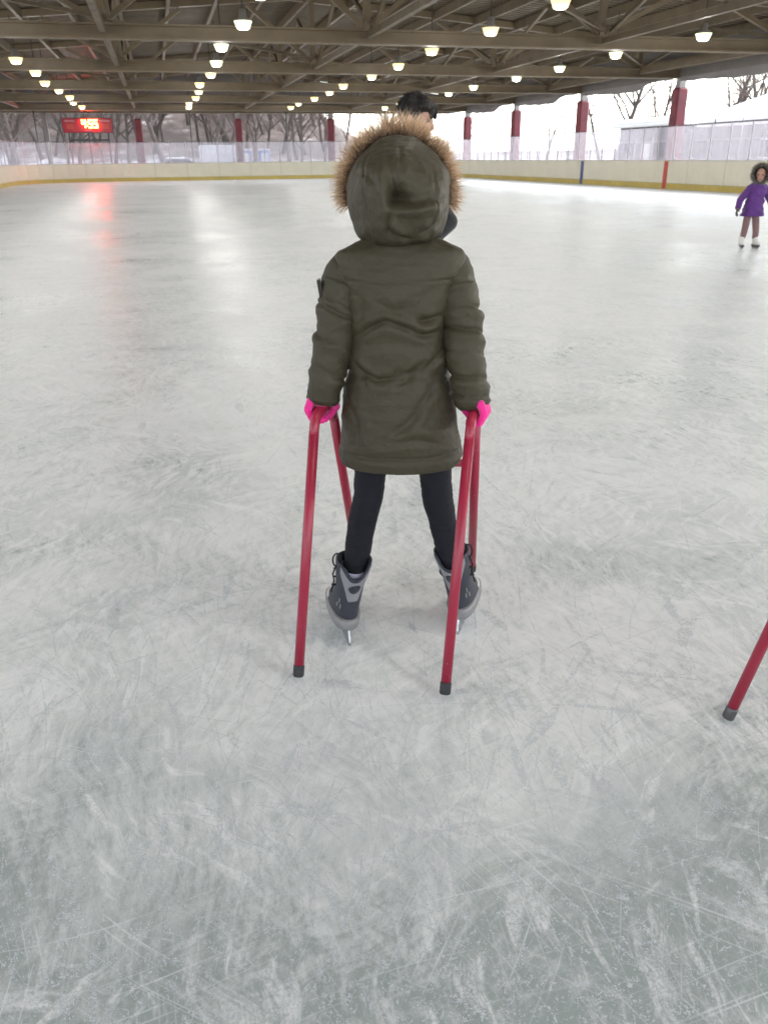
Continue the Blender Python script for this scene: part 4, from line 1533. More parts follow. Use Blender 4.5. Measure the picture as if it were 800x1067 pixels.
def build_girl():
    O = Vector((0.05, 2.22, 0))
    root = empty("person", O)
    tag(root, "child seen from behind in olive parka with fur trimmed hood holding a red frame", "person")
    hold = empty("tmp_hold", -O)        # everything below is modelled in place, then shifted to the root
    made = []
    def own(o):
        o.parent = root
        o.location = o.location - O
        return o

    # --- body: one continuous skin, mostly under the clothes
    mb = MB()
    P, rot = head_prims(mb, (0.045, 2.265, 1.255), (0.05, 1, -0.06), 0.93)
    mb.capsule((0.045, 2.245, 1.10), (0.045, 2.25, 1.19), 0.045, 0.045)
    mb.capsule((-0.045, 2.24, 1.08), (0.135, 2.24, 1.08), 0.055, 0.055)
    mb.capsule((0.045, 2.24, 1.03), (0.045, 2.245, 0.72), 0.095, 0.09)
    mb.capsule((0.01, 2.24, 0.67), (0.09, 2.24, 0.67), 0.080, 0.080)
    LA = [(-0.088, 2.235, 1.085), (-0.118, 2.20, 0.93), (-0.160, 2.185, 0.775)]
    RA = [(0.178, 2.235, 1.085), (0.212, 2.19, 0.92), (0.242, 2.145, 0.775)]
    for a in (LA, RA):
        mb.capsule(a[0], a[1], 0.036, 0.030)
        mb.capsule(a[1], a[2], 0.030, 0.023)
    for hip, knee, ank, low, toe in (((-0.020, 2.24, 0.64), (-0.050, 2.24, 0.42), (-0.092, 2.172, 0.20), (-0.118, 2.182, 0.110), (-0.146, 2.290, 0.090)), ((0.125, 2.24, 0.64), (0.160, 2.255, 0.42), (0.204, 2.226, 0.20), (0.238, 2.238, 0.110), (0.269, 2.345, 0.090))):
        mb.capsule(hip, knee, 0.040, 0.032)
        mb.capsule(knee, ank, 0.032, 0.024)
        mb.capsule(ank, low, 0.024, 0.022)
        mb.capsule(low, toe, 0.022, 0.019)
    # hands inside the gloves
    bars = ((Vector(WK['tops'][0]), Vector(WK['tops'][1]), Vector((-1, 0.2, 0))), (Vector(WK['tops'][2]), Vector(WK['tops'][3]), Vector((1, -0.2, 0))))
    for (p, q, out), arm in zip(bars, (LA, RA)):
        dd = (q - p).normalized()
        out = (out - dd * out.dot(dd)).normalized()
        hand_on_bar(mb, p.lerp(q, 0.45), dd, out, Vector((0, 0, 1)), fr=0.0078)
        mb.capsule(arm[2], p.lerp(q, 0.42) + Vector((0, 0, 0.03)), 0.023, 0.021)
    body = own(remeshed("body", mb, 0.006, 6, 'skin'))
    face_parts(P, rot, 0.93, body)
    for c in body.children:
        c.location = -O
        c.location = c.location + O      # body keeps world coordinates in its mesh
    # hair under the hood
    hb = MB().ellipsoid(P(0, -0.022, 0.028), (0.078, 0.088, 0.094), 24, 16, rot)
    own(obj("hair", hb, 'hair', None, True))

    # --- gloves
    for i, ((p, q, out), arm) in enumerate(zip(bars, (LA, RA))):
        g = MB()
        dd = (q - p).normalized()
        out = (out - dd * out.dot(dd)).normalized()
        hand_on_bar(g, p.lerp(q, 0.42), dd, out, Vector((0, 0, 1)), fr=0.0118)
        g.capsule(Vector(arm[2]) + Vector((0, 0, -0.01)), p.lerp(q, 0.40) + Vector((0, 0, 0.034)), 0.031, 0.030)
        own(remeshed("glove", g, 0.0036, 3, 'pink'))

    # --- leggings
    for pts in (([(-0.010, 2.24, 0.66), (-0.036, 2.235, 0.53), (-0.046, 2.24, 0.44), (-0.067, 2.225, 0.35), (-0.084, 2.185, 0.25), (-0.092, 2.17, 0.19)], [0.07, 0.0480, 0.0435, 0.0405, 0.0365, 0.034]),
                ([(0.10, 2.24, 0.66), (0.146, 2.245, 0.53), (0.158, 2.255, 0.43), (0.177, 2.25, 0.34), (0.195, 2.225, 0.25), (0.204, 2.225, 0.19)], [0.07, 0.0480, 0.0450, 0.0405, 0.0365, 0.034])):
        V, F, s, a = sweep(pts[0], pts[1], 44, 130)
        N = normals_of(V, F)
        w_ = 0.0016 * vnoise(V, (30, 30, 95)) + 0.0022 * vnoise(V, (14, 14, 26), 5)
        w_ += 0.0022 * np.sin(V[:, 2] * 230 + 2.5 * vnoise(V, (20, 20, 10), 3)) * np.clip((0.32 - V[:, 2]) / 0.1, 0, 1)
        own(cloth("legging", V + N * w_[:, None], F, 'legging', None))

    # --- skates
    for heel, d, adx, mir in (((-0.1085, 2.126, 0.0), (-0.25, 0.968, 0), 0.030, False), ((0.2235, 2.183, 0.0), (0.30, 0.954, 0), -0.036, True)):
        s = build_skate(root, heel, d, adx, mir)
        s.location = -O

    # --- parka: torso
    tab = [(1.172, 0.046, 2.238, 0.075, 0.060, 0.060), (1.150, 0.046, 2.236, 0.122, 0.075, 0.072), (1.128, 0.046, 2.236, 0.164, 0.088, 0.085), (1.09, 0.045, 2.238, 0.173, 0.104, 0.105),
           (1.03, 0.043, 2.240, 0.152, 0.118, 0.122), (0.95, 0.041, 2.242, 0.138, 0.119, 0.125), (0.89, 0.042, 2.242, 0.134, 0.116, 0.125), (0.83, 0.043, 2.240, 0.140, 0.118, 0.128),
           (0.76, 0.045, 2.236, 0.152, 0.127, 0.134), (0.68, 0.047, 2.234, 0.163, 0.134, 0.140), (0.61, 0.049, 2.232, 0.1695, 0.137, 0.142), (0.563, 0.050, 2.230, 0.1695, 0.137, 0.142)]
    n, m = 150, 170
    zz = np.linspace(1.172, 0.563, m)
    T = interp(tab, zz)
    V = np.concatenate([superring(t[0], t[1], z, t[2], t[3], t[4], n, 2.25) for z, t in zip(zz, T)])
    F = grid_faces(m, n)
    N = -normals_of(V, F)
    if (N[:, 1] * (V[:, 1] - 2.24)).mean() < 0:
        N = -N
    XZ = V[:, [0, 2]]
    back = np.clip(-N[:, 1] * 2.2, 0, 1)
    w_ = np.zeros(len(V))
    # yoke seam, waist drawcord, hem stitching
    for z0, dp, wd in ((1.062 + 0 * V[:, 0], 0.0028, 0.0028), (0.602 + 0 * V[:, 0], 0.0042, 0.004)):
        w_ -= dp * np.exp(-((V[:, 2] - z0) / wd) ** 2)
    w_ += 0.004 * np.exp(-((V[:, 2] - 0.582) / 0.016) ** 2)
    waist = 0.822 + 0.010 * np.sin(V[:, 0] * 18 + 1)
    w_ -= 0.0075 * np.exp(-((V[:, 2] - waist) / 0.013) ** 2) * (0.7 + 0.3 * vnoise(V, (25, 25, 5), 9))
    w_ += 0.0060 * np.exp(-((V[:, 2] - waist - 0.045) / 0.026) ** 2)
    CR = [([(-0.075, 0.915), (-0.035, 0.945), (0.005, 0.965), (0.025, 0.963)], 0.0095, 0.0085),
          ([(0.020, 0.962), (0.055, 0.948), (0.085, 0.938)], 0.0085, 0.008),
          ([(0.158, 0.972), (0.120, 0.962), (0.085, 0.965)], 0.0105, 0.009),
          ([(0.150, 0.930), (0.115, 0.925), (0.075, 0.935)], 0.006, 0.008),
          ([(-0.060, 0.835), (-0.020, 0.812), (0.030, 0.818), (0.080, 0.836)], 0.0085, 0.008),
          ([(0.030, 0.800), (0.065, 0.815), (0.105, 0.860)], 0.0075, 0.0075),
          ([(0.165, 0.890), (0.13, 0.855), (0.10, 0.825)], 0.006, 0.009),
          ([(-0.075, 0.855), (-0.055, 0.825), (-0.045, 0.79)], 0.006, 0.008),
          ([(0.145, 0.800), (0.105, 0.755), (0.075, 0.70)], 0.0055, 0.010),
          ([(0.105, 0.735), (0.055, 0.690), (0.020, 0.665)], 0.0050, 0.010),
          ([(-0.095, 0.74), (-0.075, 0.69), (-0.08, 0.63)], 0.0050, 0.011),
          ([(0.03, 0.65), (0.09, 0.655), (0.15, 0.64)], 0.0040, 0.010),
          ([(-0.02, 1.02), (0.02, 0.99), (0.07, 1.0)], 0.0030, 0.012),
          ([(0.13, 1.05), (0.10, 1.01), (0.09, 0.98)], 0.0036, 0.011),
          ([(-0.06, 1.04), (-0.05, 1.0), (-0.06, 0.96)], 0.0036, 0.011)]
    for pts, dp, wd in CR:
        w_ += crease(XZ, pts, dp, wd) * back
    w_ += 0.0060 * vnoise(V, (8, 8, 13), 2) - 0.0040 * np.abs(vnoise(V, (11, 11, 24), 4)) - 0.0014 * np.abs(vnoise(V, (34, 34, 60), 8)) + 0.0012 * vnoise(V, (70, 70, 90), 6)
    V = V + N * w_[:, None]
    # hem ring folds under
    F = list(F)
    b = len(V)
    last = V[(m - 1) * n:]
    c = last.mean(0)
    extra = []
    for sc_, dz in ((0.985, -0.004), (0.95, -0.002), (0.90, 0.03)):
        extra.append(np.stack([c[0] + (last[:, 0] - c[0]) * sc_, c[1] + (last[:, 1] - c[1]) * sc_, last[:, 2] + dz], 1))
    V = np.concatenate([V] + extra)
    for r_ in range(3):
        a0 = (m - 1) * n if r_ == 0 else b + (r_ - 1) * n
        for k in range(n):
            k2 = (k + 1) % n
            F.append((a0 + k, a0 + k2, b + r_ * n + k2, b + r_ * n + k))
    F.append(tuple(range(n)))
    coat = own(cloth("parka", V, F, 'coat', None))
    def sub(o):                            # sub-part of the parka, modelled in the same coordinates
        o.parent = coat
        return o

    # --- sleeves
    for k, (path, rad, folds) in enumerate((
            ([(-0.050, 2.238, 1.085), (-0.086, 2.236, 1.072), (-0.100, 2.230, 1.03), (-0.119, 2.212, 0.95), (-0.136, 2.198, 0.87), (-0.153, 2.188, 0.79), (-0.161, 2.185, 0.735)],
             [0.046, 0.060, 0.0605, 0.0565, 0.0525, 0.0480, 0.0455], ((0.40, 0.9, 0.010), (0.47, 2.2, 0.008), (0.60, 1.5, 0.006), (0.78, 2.6, 0.005), (0.25, 0.5, 0.005))),
            ([(0.142, 2.238, 1.085), (0.176, 2.236, 1.072), (0.191, 2.228, 1.03), (0.210, 2.205, 0.95), (0.218, 2.180, 0.87), (0.232, 2.158, 0.79), (0.241, 2.148, 0.728)],
             [0.046, 0.060, 0.0605, 0.0570, 0.0530, 0.0505, 0.0490], ((0.30, 1.5, 0.007), (0.42, 0.8, 0.010), (0.56, 2.0, 0.008), (0.66, 1.2, 0.007), (0.80, 2.0, 0.006), (0.90, 1.4, 0.006))))):
        n2, m2 = 72, 150
        V, F, s, a = sweep(path, rad, n2, m2)
        N = normals_of(V, F)
        ctr = np.repeat(V.reshape(m2, n2, 3).mean(1), n2, 0)
        if ((V - ctr) * N).sum() < 0:
            N = -N
        w_ = 0.0050 * vnoise(V, (12, 12, 22), 20 + k) - 0.0045 * np.abs(vnoise(V, (15, 15, 28), 30 + k)) - 0.0014 * np.abs(vnoise(V, (40, 40, 70), 44)) + 0.0010 * vnoise(V, (70, 70, 90), 40)
        for sp, ph, dp in folds:
            q = sp + 0.035 * np.sin(a + ph) + 0.012 * np.sin(2 * a + ph * 2)
            w_ -= 1.5 * dp * np.exp(-(np.abs(s - q) / 0.010) ** 1.1) * (0.55 + 0.45 * np.sin(a * 1.0 + ph * 3))
            w_ += 0.55 * dp * np.exp(-((s - q - 0.035) / 0.028) ** 2)
        w_ -= 0.010 * np.clip((s - 0.96) / 0.04, 0, 1)
        V = V + N * w_[:, None]
        # cuff turned in
        b = len(V)
        lastr = V[-n2:]
        c = lastr.mean(0)
        V = np.concatenate([V, c + (lastr - c) * 0.86 + np.array([0, 0, 0.004]), c + (lastr - c) * 0.80 + np.array([0, 0, 0.03])])
        F = list(F)
        for r_ in range(2):
            a0 = (m2 - 1) * n2 + r_ * n2
            for j in range(n2):
                j2 = (j + 1) % n2
                F.append((a0 + j, a0 + j2, a0 + n2 + j2, a0 + n2 + j))
        sub(cloth("sleeve", V, F, 'coat', None))
        if k == 0:       # small zipped pocket flap on the left upper arm
            q = path[2]
            sub(obj("arm_pocket", MB().obox((q[0] - 0.060, q[1] - 0.016, 1.03), (0.004, 0, 0.001), (0, 0.018, 0), (-0.004, 0, 0.030)), 'stitch', None))
    # pocket flap edge peeping past the left elbow
    sub(obj("pocket_flap", MB().obox((-0.098, 2.262, 0.842), (0.016, 0.0, 0.002), (0.0, 0.03, 0), (0, 0, 0.026)), 'coat', None))

    # --- hood
    hc = np.array([0.045, 0.0, 1.268])
    nphi, ns = 220, 130
    phis = np.linspace(0, 2 * np.pi, nphi, endpoint=False)
    rt_ = [(0, .137), (25, .139), (50, .139), (75, .141), (90, .143), (115, .142), (140, .140), (165, .140), (185, .140), (205, .139), (222, .150), (238, .150), (256, .137), (270, .132), (285, .136), (303, .148), (320, .155), (340, .144), (360, .137)]
    rr = np.interp(np.degrees(phis), [a for a, _ in rt_], [b for _, b in rt_])
    for _ in range(3):
        rr = (np.roll(rr, 1) + 2 * rr + np.roll(rr, -1)) / 4
    rr = rr + np.array([0.0045 * mnoise.noise(Vector((2.2 * math.cos(p), 2.2 * math.sin(p), 3.0))) + 0.0025 * mnoise.noise(Vector((5 * math.cos(p), 5 * math.sin(p), 8.0))) for p in phis])
    V = []
    for j in range(ns):
        s = j / (ns - 1)
        s_ = 0.5 - 0.5 * math.cos(math.pi * s) * (1.0)
        th = s * math.pi / 2
        g = max(0.0, math.cos(th)) ** 0.72
        bulge = 1.0
        y = 2.345 - 0.262 * math.sin(th) ** 0.95
        # rim leans forward at the top of the opening
        lean = 0.045 * math.cos(th) ** 2
        x = hc[0] + rr * np.cos(phis) * g * (0.955 + 0.045 * math.sin(min(1, s * 3) * math.pi / 2))
        z = hc[2] + rr * np.sin(phis) * g * (0.955 + 0.045 * math.sin(min(1, s * 3) * math.pi / 2)) - 0.012 * math.sin(th)
        yy = y + lean * np.sin(phis)
        V.append(np.stack([x, yy, z], 1))
    V = np.concatenate(V)
    F = grid_faces(ns, nphi)
    N = normals_of(V, F)
    if (N[:, 1] * (V[:, 1] - 2.3)).sum() < 0:
        N = -N
    x, z = V[:, 0], V[:, 2]
    back = np.clip(-N[:, 1] * 1.6, 0, 1)
    sg = lambda t: 1 / (1 + np.exp(-np.clip(t, -40, 40)))
    # hollow between the standing fold at its left and the fold below it
    x0 = 0.014 + 0.05 * np.clip(1.30 - z, -0.05, 0.06)
    z0 = 1.247 - 0.05 * np.clip(x - 0.02, 0, 0.03) + 0.30 * np.clip(x - 0.09, 0, 0.1)
    dent = 0.066 * sg((x - x0) / 0.0026) * np.exp(-(np.clip(x - x0, 0, 1) / 0.066) ** 1.6) * sg((z - z0) / 0.0032) * np.exp(-(np.clip(z - z0, 0, 1) / 0.060) ** 1.8)
    ridge = 0.012 * np.exp(-((x - x0 + 0.011) / 0.012) ** 2) * np.exp(-((z - 1.265) / 0.06) ** 2) + 0.014 * np.exp(-((z - z0 + 0.013) / 0.014) ** 2) * np.exp(-((x - 0.085) / 0.055) ** 2)
    w_ = (-dent + ridge) * back
    XZ = V[:, [0, 2]]
    for pts, dp, wd in (([(0.12, 1.262), (0.145, 1.250), (0.165, 1.262)], 0.006, 0.008),
                        ([(-0.045, 1.29), (-0.038, 1.245), (-0.028, 1.20), (-0.01, 1.17)], 0.0040, 0.009),
                        ([(0.022, 1.235), (0.014, 1.205), (0.02, 1.175)], 0.006, 0.008),
                        ([(0.01, 1.19), (0.045, 1.170), (0.075, 1.163)], 0.006, 0.008),
                        ([(0.145, 1.215), (0.115, 1.185), (0.085, 1.172)], 0.0055, 0.009),
                        ([(-0.06, 1.315), (-0.03, 1.31), (-0.01, 1.29)], 0.0030, 0.009),
                        ([(0.045, 1.39), (0.047, 1.36), (0.045, 1.335)], 0.0018, 0.005),
                        ([(-0.024, 1.392), (-0.038, 1.34), (-0.044, 1.27), (-0.036, 1.20), (-0.022, 1.15)], 0.0026, 0.0032),
                        ([(0.112, 1.390), (0.128, 1.34), (0.134, 1.28), (0.126, 1.20), (0.112, 1.15)], 0.0026, 0.0032)):
        w_ += crease(XZ, pts, dp, wd) * back
    w_ += 0.0065 * vnoise(V, (11, 11, 11), 50) - 0.0050 * np.abs(vnoise(V, (17, 17, 17), 52)) - 0.0022 * np.abs(vnoise(V, (38, 38, 38), 56)) + 0.0010 * vnoise(V, (70, 70, 70), 54)
    rimfade = np.clip(np.repeat(np.linspace(0, 1, ns), nphi) / 0.12, 0, 1)
    V = V + N * (w_ * rimfade)[:, None]
    hood = sub(cloth("hood", V, F, 'coat', None))
    # inner lining so that the opening is not see-through
    Vi = V.copy()
    ctr = np.array([0.045, 2.30, 1.268])
    Vi = ctr + (Vi - ctr) * 0.94
    li = cloth("hood_lining", Vi[:nphi * 86], grid_faces(86, nphi), 'stitch', None)
    sub(li)
    # thick collar under the hood
    V, F, s, a = sweep([(0.045, 2.258, 1.10), (0.045, 2.262, 1.145), (0.045, 2.265, 1.185)], [0.088, 0.084, 0.084], 50, 20)
    N = normals_of(V, F)
    sub(cloth("collar", V + N * (0.004 * vnoise(V, (20, 20, 40), 70))[:, None], F, 'coat', None))

    # --- fur round the hood opening
    cl = random.Random(17)
    clumps = [(R(cl.uniform(-13, 193)), cl.uniform(-0.045, 0.02), cl.gauss(0, 0.38), cl.gauss(-0.1, 0.35), cl.gauss(0, 0.30)) for _ in range(420)]
    def strand(r_):
        ph0, dy, a, b_, c_ = clumps[int(len(clumps) * r_.random() ** 1.25)]
        ph = ph0 + r_.gauss(0, 0.05)
        rad = float(np.interp(math.degrees(ph) % 360, [q for q, _ in rt_], [q for _, q in rt_]))
        rad *= r_.uniform(0.93, 0.985)
        y = 2.352 + 0.045 * math.sin(ph) + dy + r_.gauss(0, 0.006)
        p = Vector((0.045 + rad * math.cos(ph), y, 1.268 + rad * math.sin(ph)))
        d = Vector((math.cos(ph) - a * math.sin(ph), b_, math.sin(ph) + a * math.cos(ph) + 0.3 * c_ - 0.12))
        return p, d.normalized()
    o = fur_ring("fur_trim", strand, 6800, 0.064, 'fur', None, 3, 0.0007)
    own(o)
    return root


# ------------------------------------------------------------------ generic small figures
def simple_skate(parent, heel, d, s, boot_mat, sole_mat):
    root = empty("ice_skate")
    root.parent = parent
    d = Vector(d).normalized()
    q = Vector((d.y, -d.x, 0))
    heel = Vector(heel)
    X = lambda x, y, z: heel + q * x * s + d * y * s + Vector((0, 0, z * s))
    mb = MB()
    mb.capsule(X(0, 0.045, 0.26), X(0, 0.045, 0.11), 0.050 * s, 0.046 * s)
    mb.capsule(X(0, 0.05, 0.105), X(0, 0.19, 0.092), 0.044 * s, 0.036 * s)
    mb.capsule(X(0, 0.06, 0.19), X(0, 0.13, 0.11), 0.045 * s, 0.040 * s)
    remeshed("boot", mb, 0.008, 3, boot_mat, root)
    mb = MB()
    mb.capsule(X(0, 0.02, 0.062), X(0, 0.20, 0.058), 0.034 * s, 0.032 * s, 12)
    mb.obox(X(0, 0.105, 0.045), q * 0.008 * s, d * 0.10 * s, Vector((0, 0, 0.02 * s)))
    obj("sole", mb, sole_mat, root, True)
    mb = MB()
    prof = [(-0.02, 0.014), (0.0, 0.0), (0.20, 0.0), (0.23, 0.012), (0.23, 0.03), (-0.02, 0.03)]
    m_ = len(prof)
    v = [X(-0.003, y, z) for y, z in prof] + [X(0.003, y, z) for y, z in prof]
    mb.add(v, [tuple(range(m_)), tuple(range(2 * m_ - 1, m_ - 1, -1))] + [(i, m_ + i, m_ + (i + 1) % m_, (i + 1) % m_) for i in range(m_)])
    obj("blade", mb, 'steel', root)
    return root


def build_child():
    """small skater in purple, facing the camera at the right edge"""
    O = Vector((5.665, 13.36, 0))
    root = empty("person", O)
    tag(root, "small child in a purple coat and fur hood skating towards us at right", "person")
    def own(o):
        o.parent = root
        o.location = o.location - O
        return o
    f = Vector((-0.42, -0.90, -0.06)).normalized()
    hd = Vector((5.682, 13.31, 1.065))
    mb = MB()
    P, rot = head_prims(mb, hd, f, 0.90)
    mb.capsule((5.678, 13.35, 0.90), (5.682, 13.34, 0.99), 0.04, 0.04)
    mb.capsule((5.60, 13.36, 0.875), (5.755, 13.34, 0.875), 0.05, 0.05)
    mb.capsule((5.675, 13.35, 0.85), (5.66, 13.36, 0.56), 0.085, 0.085)
    LA = [(5.575, 13.37, 0.868), (5.450, 13.36, 0.705), (5.405, 13.30, 0.585)]
    RA = [(5.782, 13.34, 0.868), (5.895, 13.32, 0.69), (5.915, 13.25, 0.555)]
    for a in (LA, RA):
        mb.capsule(a[0], a[1], 0.034, 0.028)
        mb.capsule(a[1], a[2], 0.028, 0.022)
    legs = (((5.600, 13.36, 0.50), (5.580, 13.35, 0.27), (5.567, 13.37, 0.10)), ((5.715, 13.36, 0.50), (5.750, 13.34, 0.26), (5.762, 13.36, 0.10)))
    for h, k, a in legs:
        mb.capsule(h, k, 0.046, 0.036)
        mb.capsule(k, a, 0.034, 0.024)
    for a, n_ in ((LA, (1, 0, 0)), (RA, (-1, 0, 0))):
        open_hand(mb, a[2], (Vector(a[2]) - Vector(a[1])), n_, 0.72)
    body = own(remeshed("body", mb, 0.008, 4, 'skin'))
    face_parts(P, rot, 0.90, body)
    own(obj("hair", MB().ellipsoid(P(0, -0.03, 0.035), (0.078, 0.088, 0.09), 20, 14, rot), 'hair', None, True))
    for h, k, a in legs:
        pts = [Vector(h) + Vector((0, 0, 0.05)), h, k, Vector(k).lerp(Vector(a), 0.55), Vector(a) + Vector((0, 0, 0.06))]
        V, F, s, _ = sweep(pts, [0.058, 0.056, 0.047, 0.043, 0.038], 20, 26)
        own(cloth("legging", V, F, 'brownleg', None))
    for heel, d in (((5.575, 13.41, 0), (-0.20, -0.96, 0)), ((5.758, 13.40, 0), (0.10, -1, 0))):
        s = simple_skate(root, heel, d, 0.86, 'whiteboot', 'darkboot')
        s.location = -O
    # coat
    tab = [(0.96, 5.680, 13.345, 0.07, 0.07, 0.07), (0.925, 5.680, 13.345, 0.11, 0.085, 0.085), (0.88, 5.678, 13.345, 0.128, 0.10, 0.10), (0.76, 5.672, 13.35, 0.122, 0.11, 0.11), (0.66, 5.668, 13.355, 0.132, 0.115, 0.115), (0.55, 5.663, 13.36, 0.150, 0.125, 0.125), (0.475, 5.660, 13.36, 0.163, 0.13, 0.13)]
    zz = np.linspace(0.96, 0.475, 50)
    n = 56
    V = np.concatenate([superring(t[0], t[1], z, t[2], t[3], t[4], n) for z, t in zip(zz, interp(tab, zz))])
    F = grid_faces(50, n)
    c0 = np.repeat(V.reshape(50, n, 3).mean(1), n, 0)
    dr = V - c0
    V = V + dr * (0.16 * vnoise(V, (9, 9, 18), 3) - 0.16 * np.abs(vnoise(V, (14, 14, 30), 5)) + 0.05)[:, None]
    F2 = list(F) + [tuple(49 * n + k for k in range(n))]
    coat = own(cloth("purple_coat", V, F2, 'purple', None))
    for k, (a, r_) in enumerate(((LA, 1), (RA, 2))):
        p = [Vector(a[0]) + Vector((0.03 if k == 0 else -0.03, 0, 0.02)), a[0], Vector(a[0]).lerp(Vector(a[1]), 0.5), a[1], Vector(a[1]).lerp(Vector(a[2]), 0.5), a[2]]
        V, F, s, an = sweep(p, [0.045, 0.056, 0.053, 0.050, 0.046, 0.042], 28, 44)
        c0 = np.repeat(V.reshape(44, 28, 3).mean(1), 28, 0)
        V = V + (V - c0) * (0.13 * vnoise(V, (18, 18, 34), 7 + k))[:, None]
        F = list(F) + [tuple(43 * 28 + j for j in range(28))]
        o = cloth("sleeve", V, F, 'purple', None)
        o.parent = coat
        g = MB()
        open_hand(g, a[2], (Vector(a[2]) - Vector(a[1])), (1, 0, 0) if k == 0 else (-1, 0, 0), 0.86)
        own(remeshed("glove", g, 0.005, 2, 'glovedark'))
    # hood behind the head with a ring of grey fur round the face
    fz = Vector((0, 0, 1))
    fz = (fz - f * fz.dot(f)).normalized()
    fs = f.cross(fz)
    V = []
    for j in range(22):
        th = j / 21 * math.pi / 2
        for k in range(36):
            ph = 2 * math.pi * k / 36
            rr_ = 0.128 * math.cos(th) ** 0.8
            V.append(hd + fs * rr_ * math.cos(ph) + fz * (rr_ * 1.06 * math.sin(ph) + 0.005) - f * (0.16 * math.sin(th) - 0.045))
    o = cloth("hood", np.array([tuple(p) for p in V]), grid_faces(22, 36), 'purple', None)
    o.parent = coat
    def strand(r_):
        ph = r_.uniform(0, 6.283)
        rad = r_.uniform(0.085, 0.128)
        p = hd + fs * rad * math.cos(ph) + fz * (rad * 1.06 * math.sin(ph) + 0.01) + f * r_.uniform(0.01, 0.075)
        d = fs * math.cos(ph) + fz * math.sin(ph) + f * r_.uniform(-0.1, 0.6)
        return p, d.normalized()
    own(fur_ring("fur_trim", strand, 2600, 0.062, 'furgrey', None, 9, 0.0026, 2))


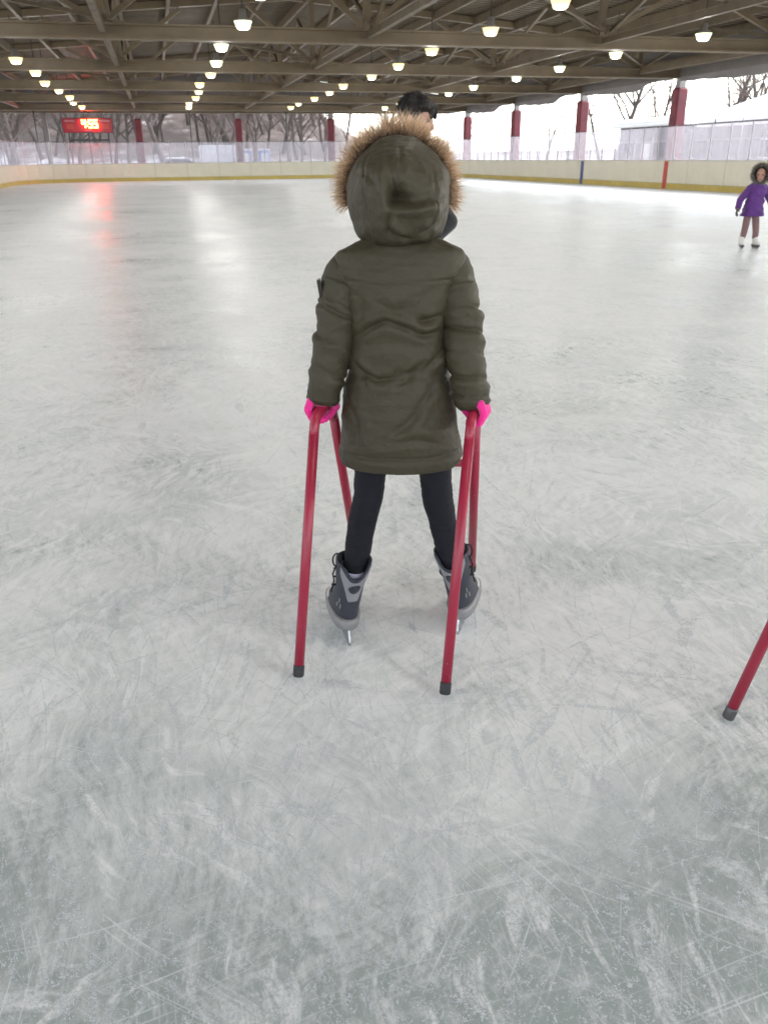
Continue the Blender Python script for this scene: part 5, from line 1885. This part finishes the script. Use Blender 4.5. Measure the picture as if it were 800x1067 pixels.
def build_man():
    """dark haired person standing ahead of the girl, mostly hidden by her"""
    O = Vector((0.17, 4.62, 0))
    root = empty("person", O)
    tag(root, "dark haired person in a black jacket mostly hidden behind the olive hood", "person")
    def own(o):
        o.parent = root
        o.location = o.location - O
        return o
    f = Vector((0.93, -0.34, -0.20)).normalized()
    hd = Vector((0.186, 4.62, 1.530))
    mb = MB()
    P, rot = head_prims(mb, hd, f, 0.90)
    mb.capsule((0.15, 4.62, 1.33), (0.175, 4.62, 1.44), 0.055, 0.052)
    mb.capsule((0.13, 4.46, 1.30), (0.13, 4.78, 1.30), 0.062, 0.062)
    mb.capsule((0.14, 4.62, 1.22), (0.12, 4.62, 0.92), 0.12, 0.11)
    mb.capsule((0.12, 4.56, 0.86), (0.12, 4.68, 0.86), 0.10, 0.10)
    arms = ([(0.14, 4.44, 1.30), (0.345, 4.45, 1.045), (0.20, 4.36, 0.93)], [(0.14, 4.80, 1.30), (0.22, 4.84, 1.06), (0.18, 4.70, 0.93)])
    for a in arms:
        mb.capsule(a[0], a[1], 0.042, 0.034)
        mb.capsule(a[1], a[2], 0.034, 0.026)
        open_hand(mb, a[2], Vector(a[2]) - Vector(a[1]), (0, 0, -1), 0.8)
    legs = (((0.12, 4.55, 0.82), (0.16, 4.54, 0.46), (0.11, 4.53, 0.12)), ((0.12, 4.69, 0.82), (0.17, 4.70, 0.46), (0.12, 4.71, 0.12)))
    for h, k, a in legs:
        mb.capsule(h, k, 0.08, 0.055)
        mb.capsule(k, a, 0.052, 0.035)
    body = own(remeshed("body", mb, 0.009, 4, 'skin'))
    face_parts(P, rot, 0.90, body)
    # short tousled hair: a cap of tufts over the skull, fringe hanging over the brow
    hb = MB()
    hb.ellipsoid(P(0, -0.022, 0.036), (0.076, 0.086, 0.080), 28, 18, rot)
    hb.capsule(P(-0.05, 0.055, 0.072), P(0.05, 0.055, 0.072), 0.026, 0.026)
    r_ = random.Random(5)
    for i in range(46):
        a, e = r_.uniform(0, 6.28), r_.uniform(0.05, 1.4)
        p = P(0.080 * math.cos(a) * math.cos(e), -0.022 + 0.092 * math.sin(a) * math.cos(e), 0.036 + 0.084 * math.sin(e))
        q = p + Vector((r_.gauss(0, .010), r_.gauss(0, .010), r_.gauss(-.004, .010)))
        hb.capsule(p, q, 0.012, 0.005, 8)
    for s_ in (-1, 1):
        hb.capsule(P(s_ * 0.076, 0.016, 0.02), P(s_ * 0.073, 0.018, -0.025), 0.014, 0.009, 8)
        hb.capsule(P(s_ * 0.03, 0.088, 0.06), P(s_ * 0.036, 0.094, 0.018), 0.016, 0.010, 8)
    own(remeshed("hair", hb, 0.006, 1, 'hair'))
    def tuft(q_):
        a, e = q_.uniform(0, 6.28), math.asin(q_.uniform(-0.1, 1.0))
        u = Vector((math.cos(a) * math.cos(e), math.sin(a) * math.cos(e), math.sin(e)))
        p = P(0.082 * u.x, -0.022 + 0.094 * u.y, 0.036 + 0.086 * u.z)
        d = (P(u.x, u.y, u.z) - P(0, 0, 0)).normalized() * 0.8 + Vector((q_.gauss(0, .3), q_.gauss(0, .3), -0.35))
        return p, d.normalized()
    own(fur_ring("hair_strand", tuft, 2600, 0.024, 'hair', None, 12, 0.0013, 3))
    # jacket, trousers
    jb = MB()
    jb.capsule((0.13, 4.48, 1.29), (0.13, 4.76, 1.29), 0.082, 0.082)
    jb.capsule((0.14, 4.62, 1.24), (0.12, 4.62, 0.86), 0.155, 0.15)
    jb.capsule((0.15, 4.62, 1.33), (0.165, 4.62, 1.39), 0.075, 0.072)
    for a in arms:
        jb.capsule(a[0], a[1], 0.064, 0.047)
        jb.capsule(a[1], a[2], 0.047, 0.044)
    own(remeshed("jacket", jb, 0.010, 3, 'black'))
    for h, k, a in legs:
        V, F, s, _ = sweep([Vector(h) + Vector((0, 0, 0.05)), h, k, Vector(a) + Vector((0, 0, 0.12))], [0.095, 0.095, 0.068, 0.055], 22, 30)
        own(cloth("trouser_leg", V, F, 'jeans', None))
    for heel in ((0.06, 4.54, 0), (0.07, 4.72, 0)):
        s = simple_skate(root, heel, (0.94, -0.3, 0), 1.1, 'boot', 'darkboot')
        s.location = -O
    for a in arms:
        g = MB()
        open_hand(g, a[2], Vector(a[2]) - Vector(a[1]), (0, 0, -1), 0.95)
        own(remeshed("glove", g, 0.006, 2, 'black'))


build_ground()
build_ice()
build_boards()
build_pavilion()
build_lamps()
build_scoreboard()
build_trees()
build_surroundings()
build_walkers()
build_girl()
build_child()
build_man()
for o in [o for o in bpy.data.objects if o.name.startswith("tmp_hold")]:
    bpy.data.objects.remove(o)
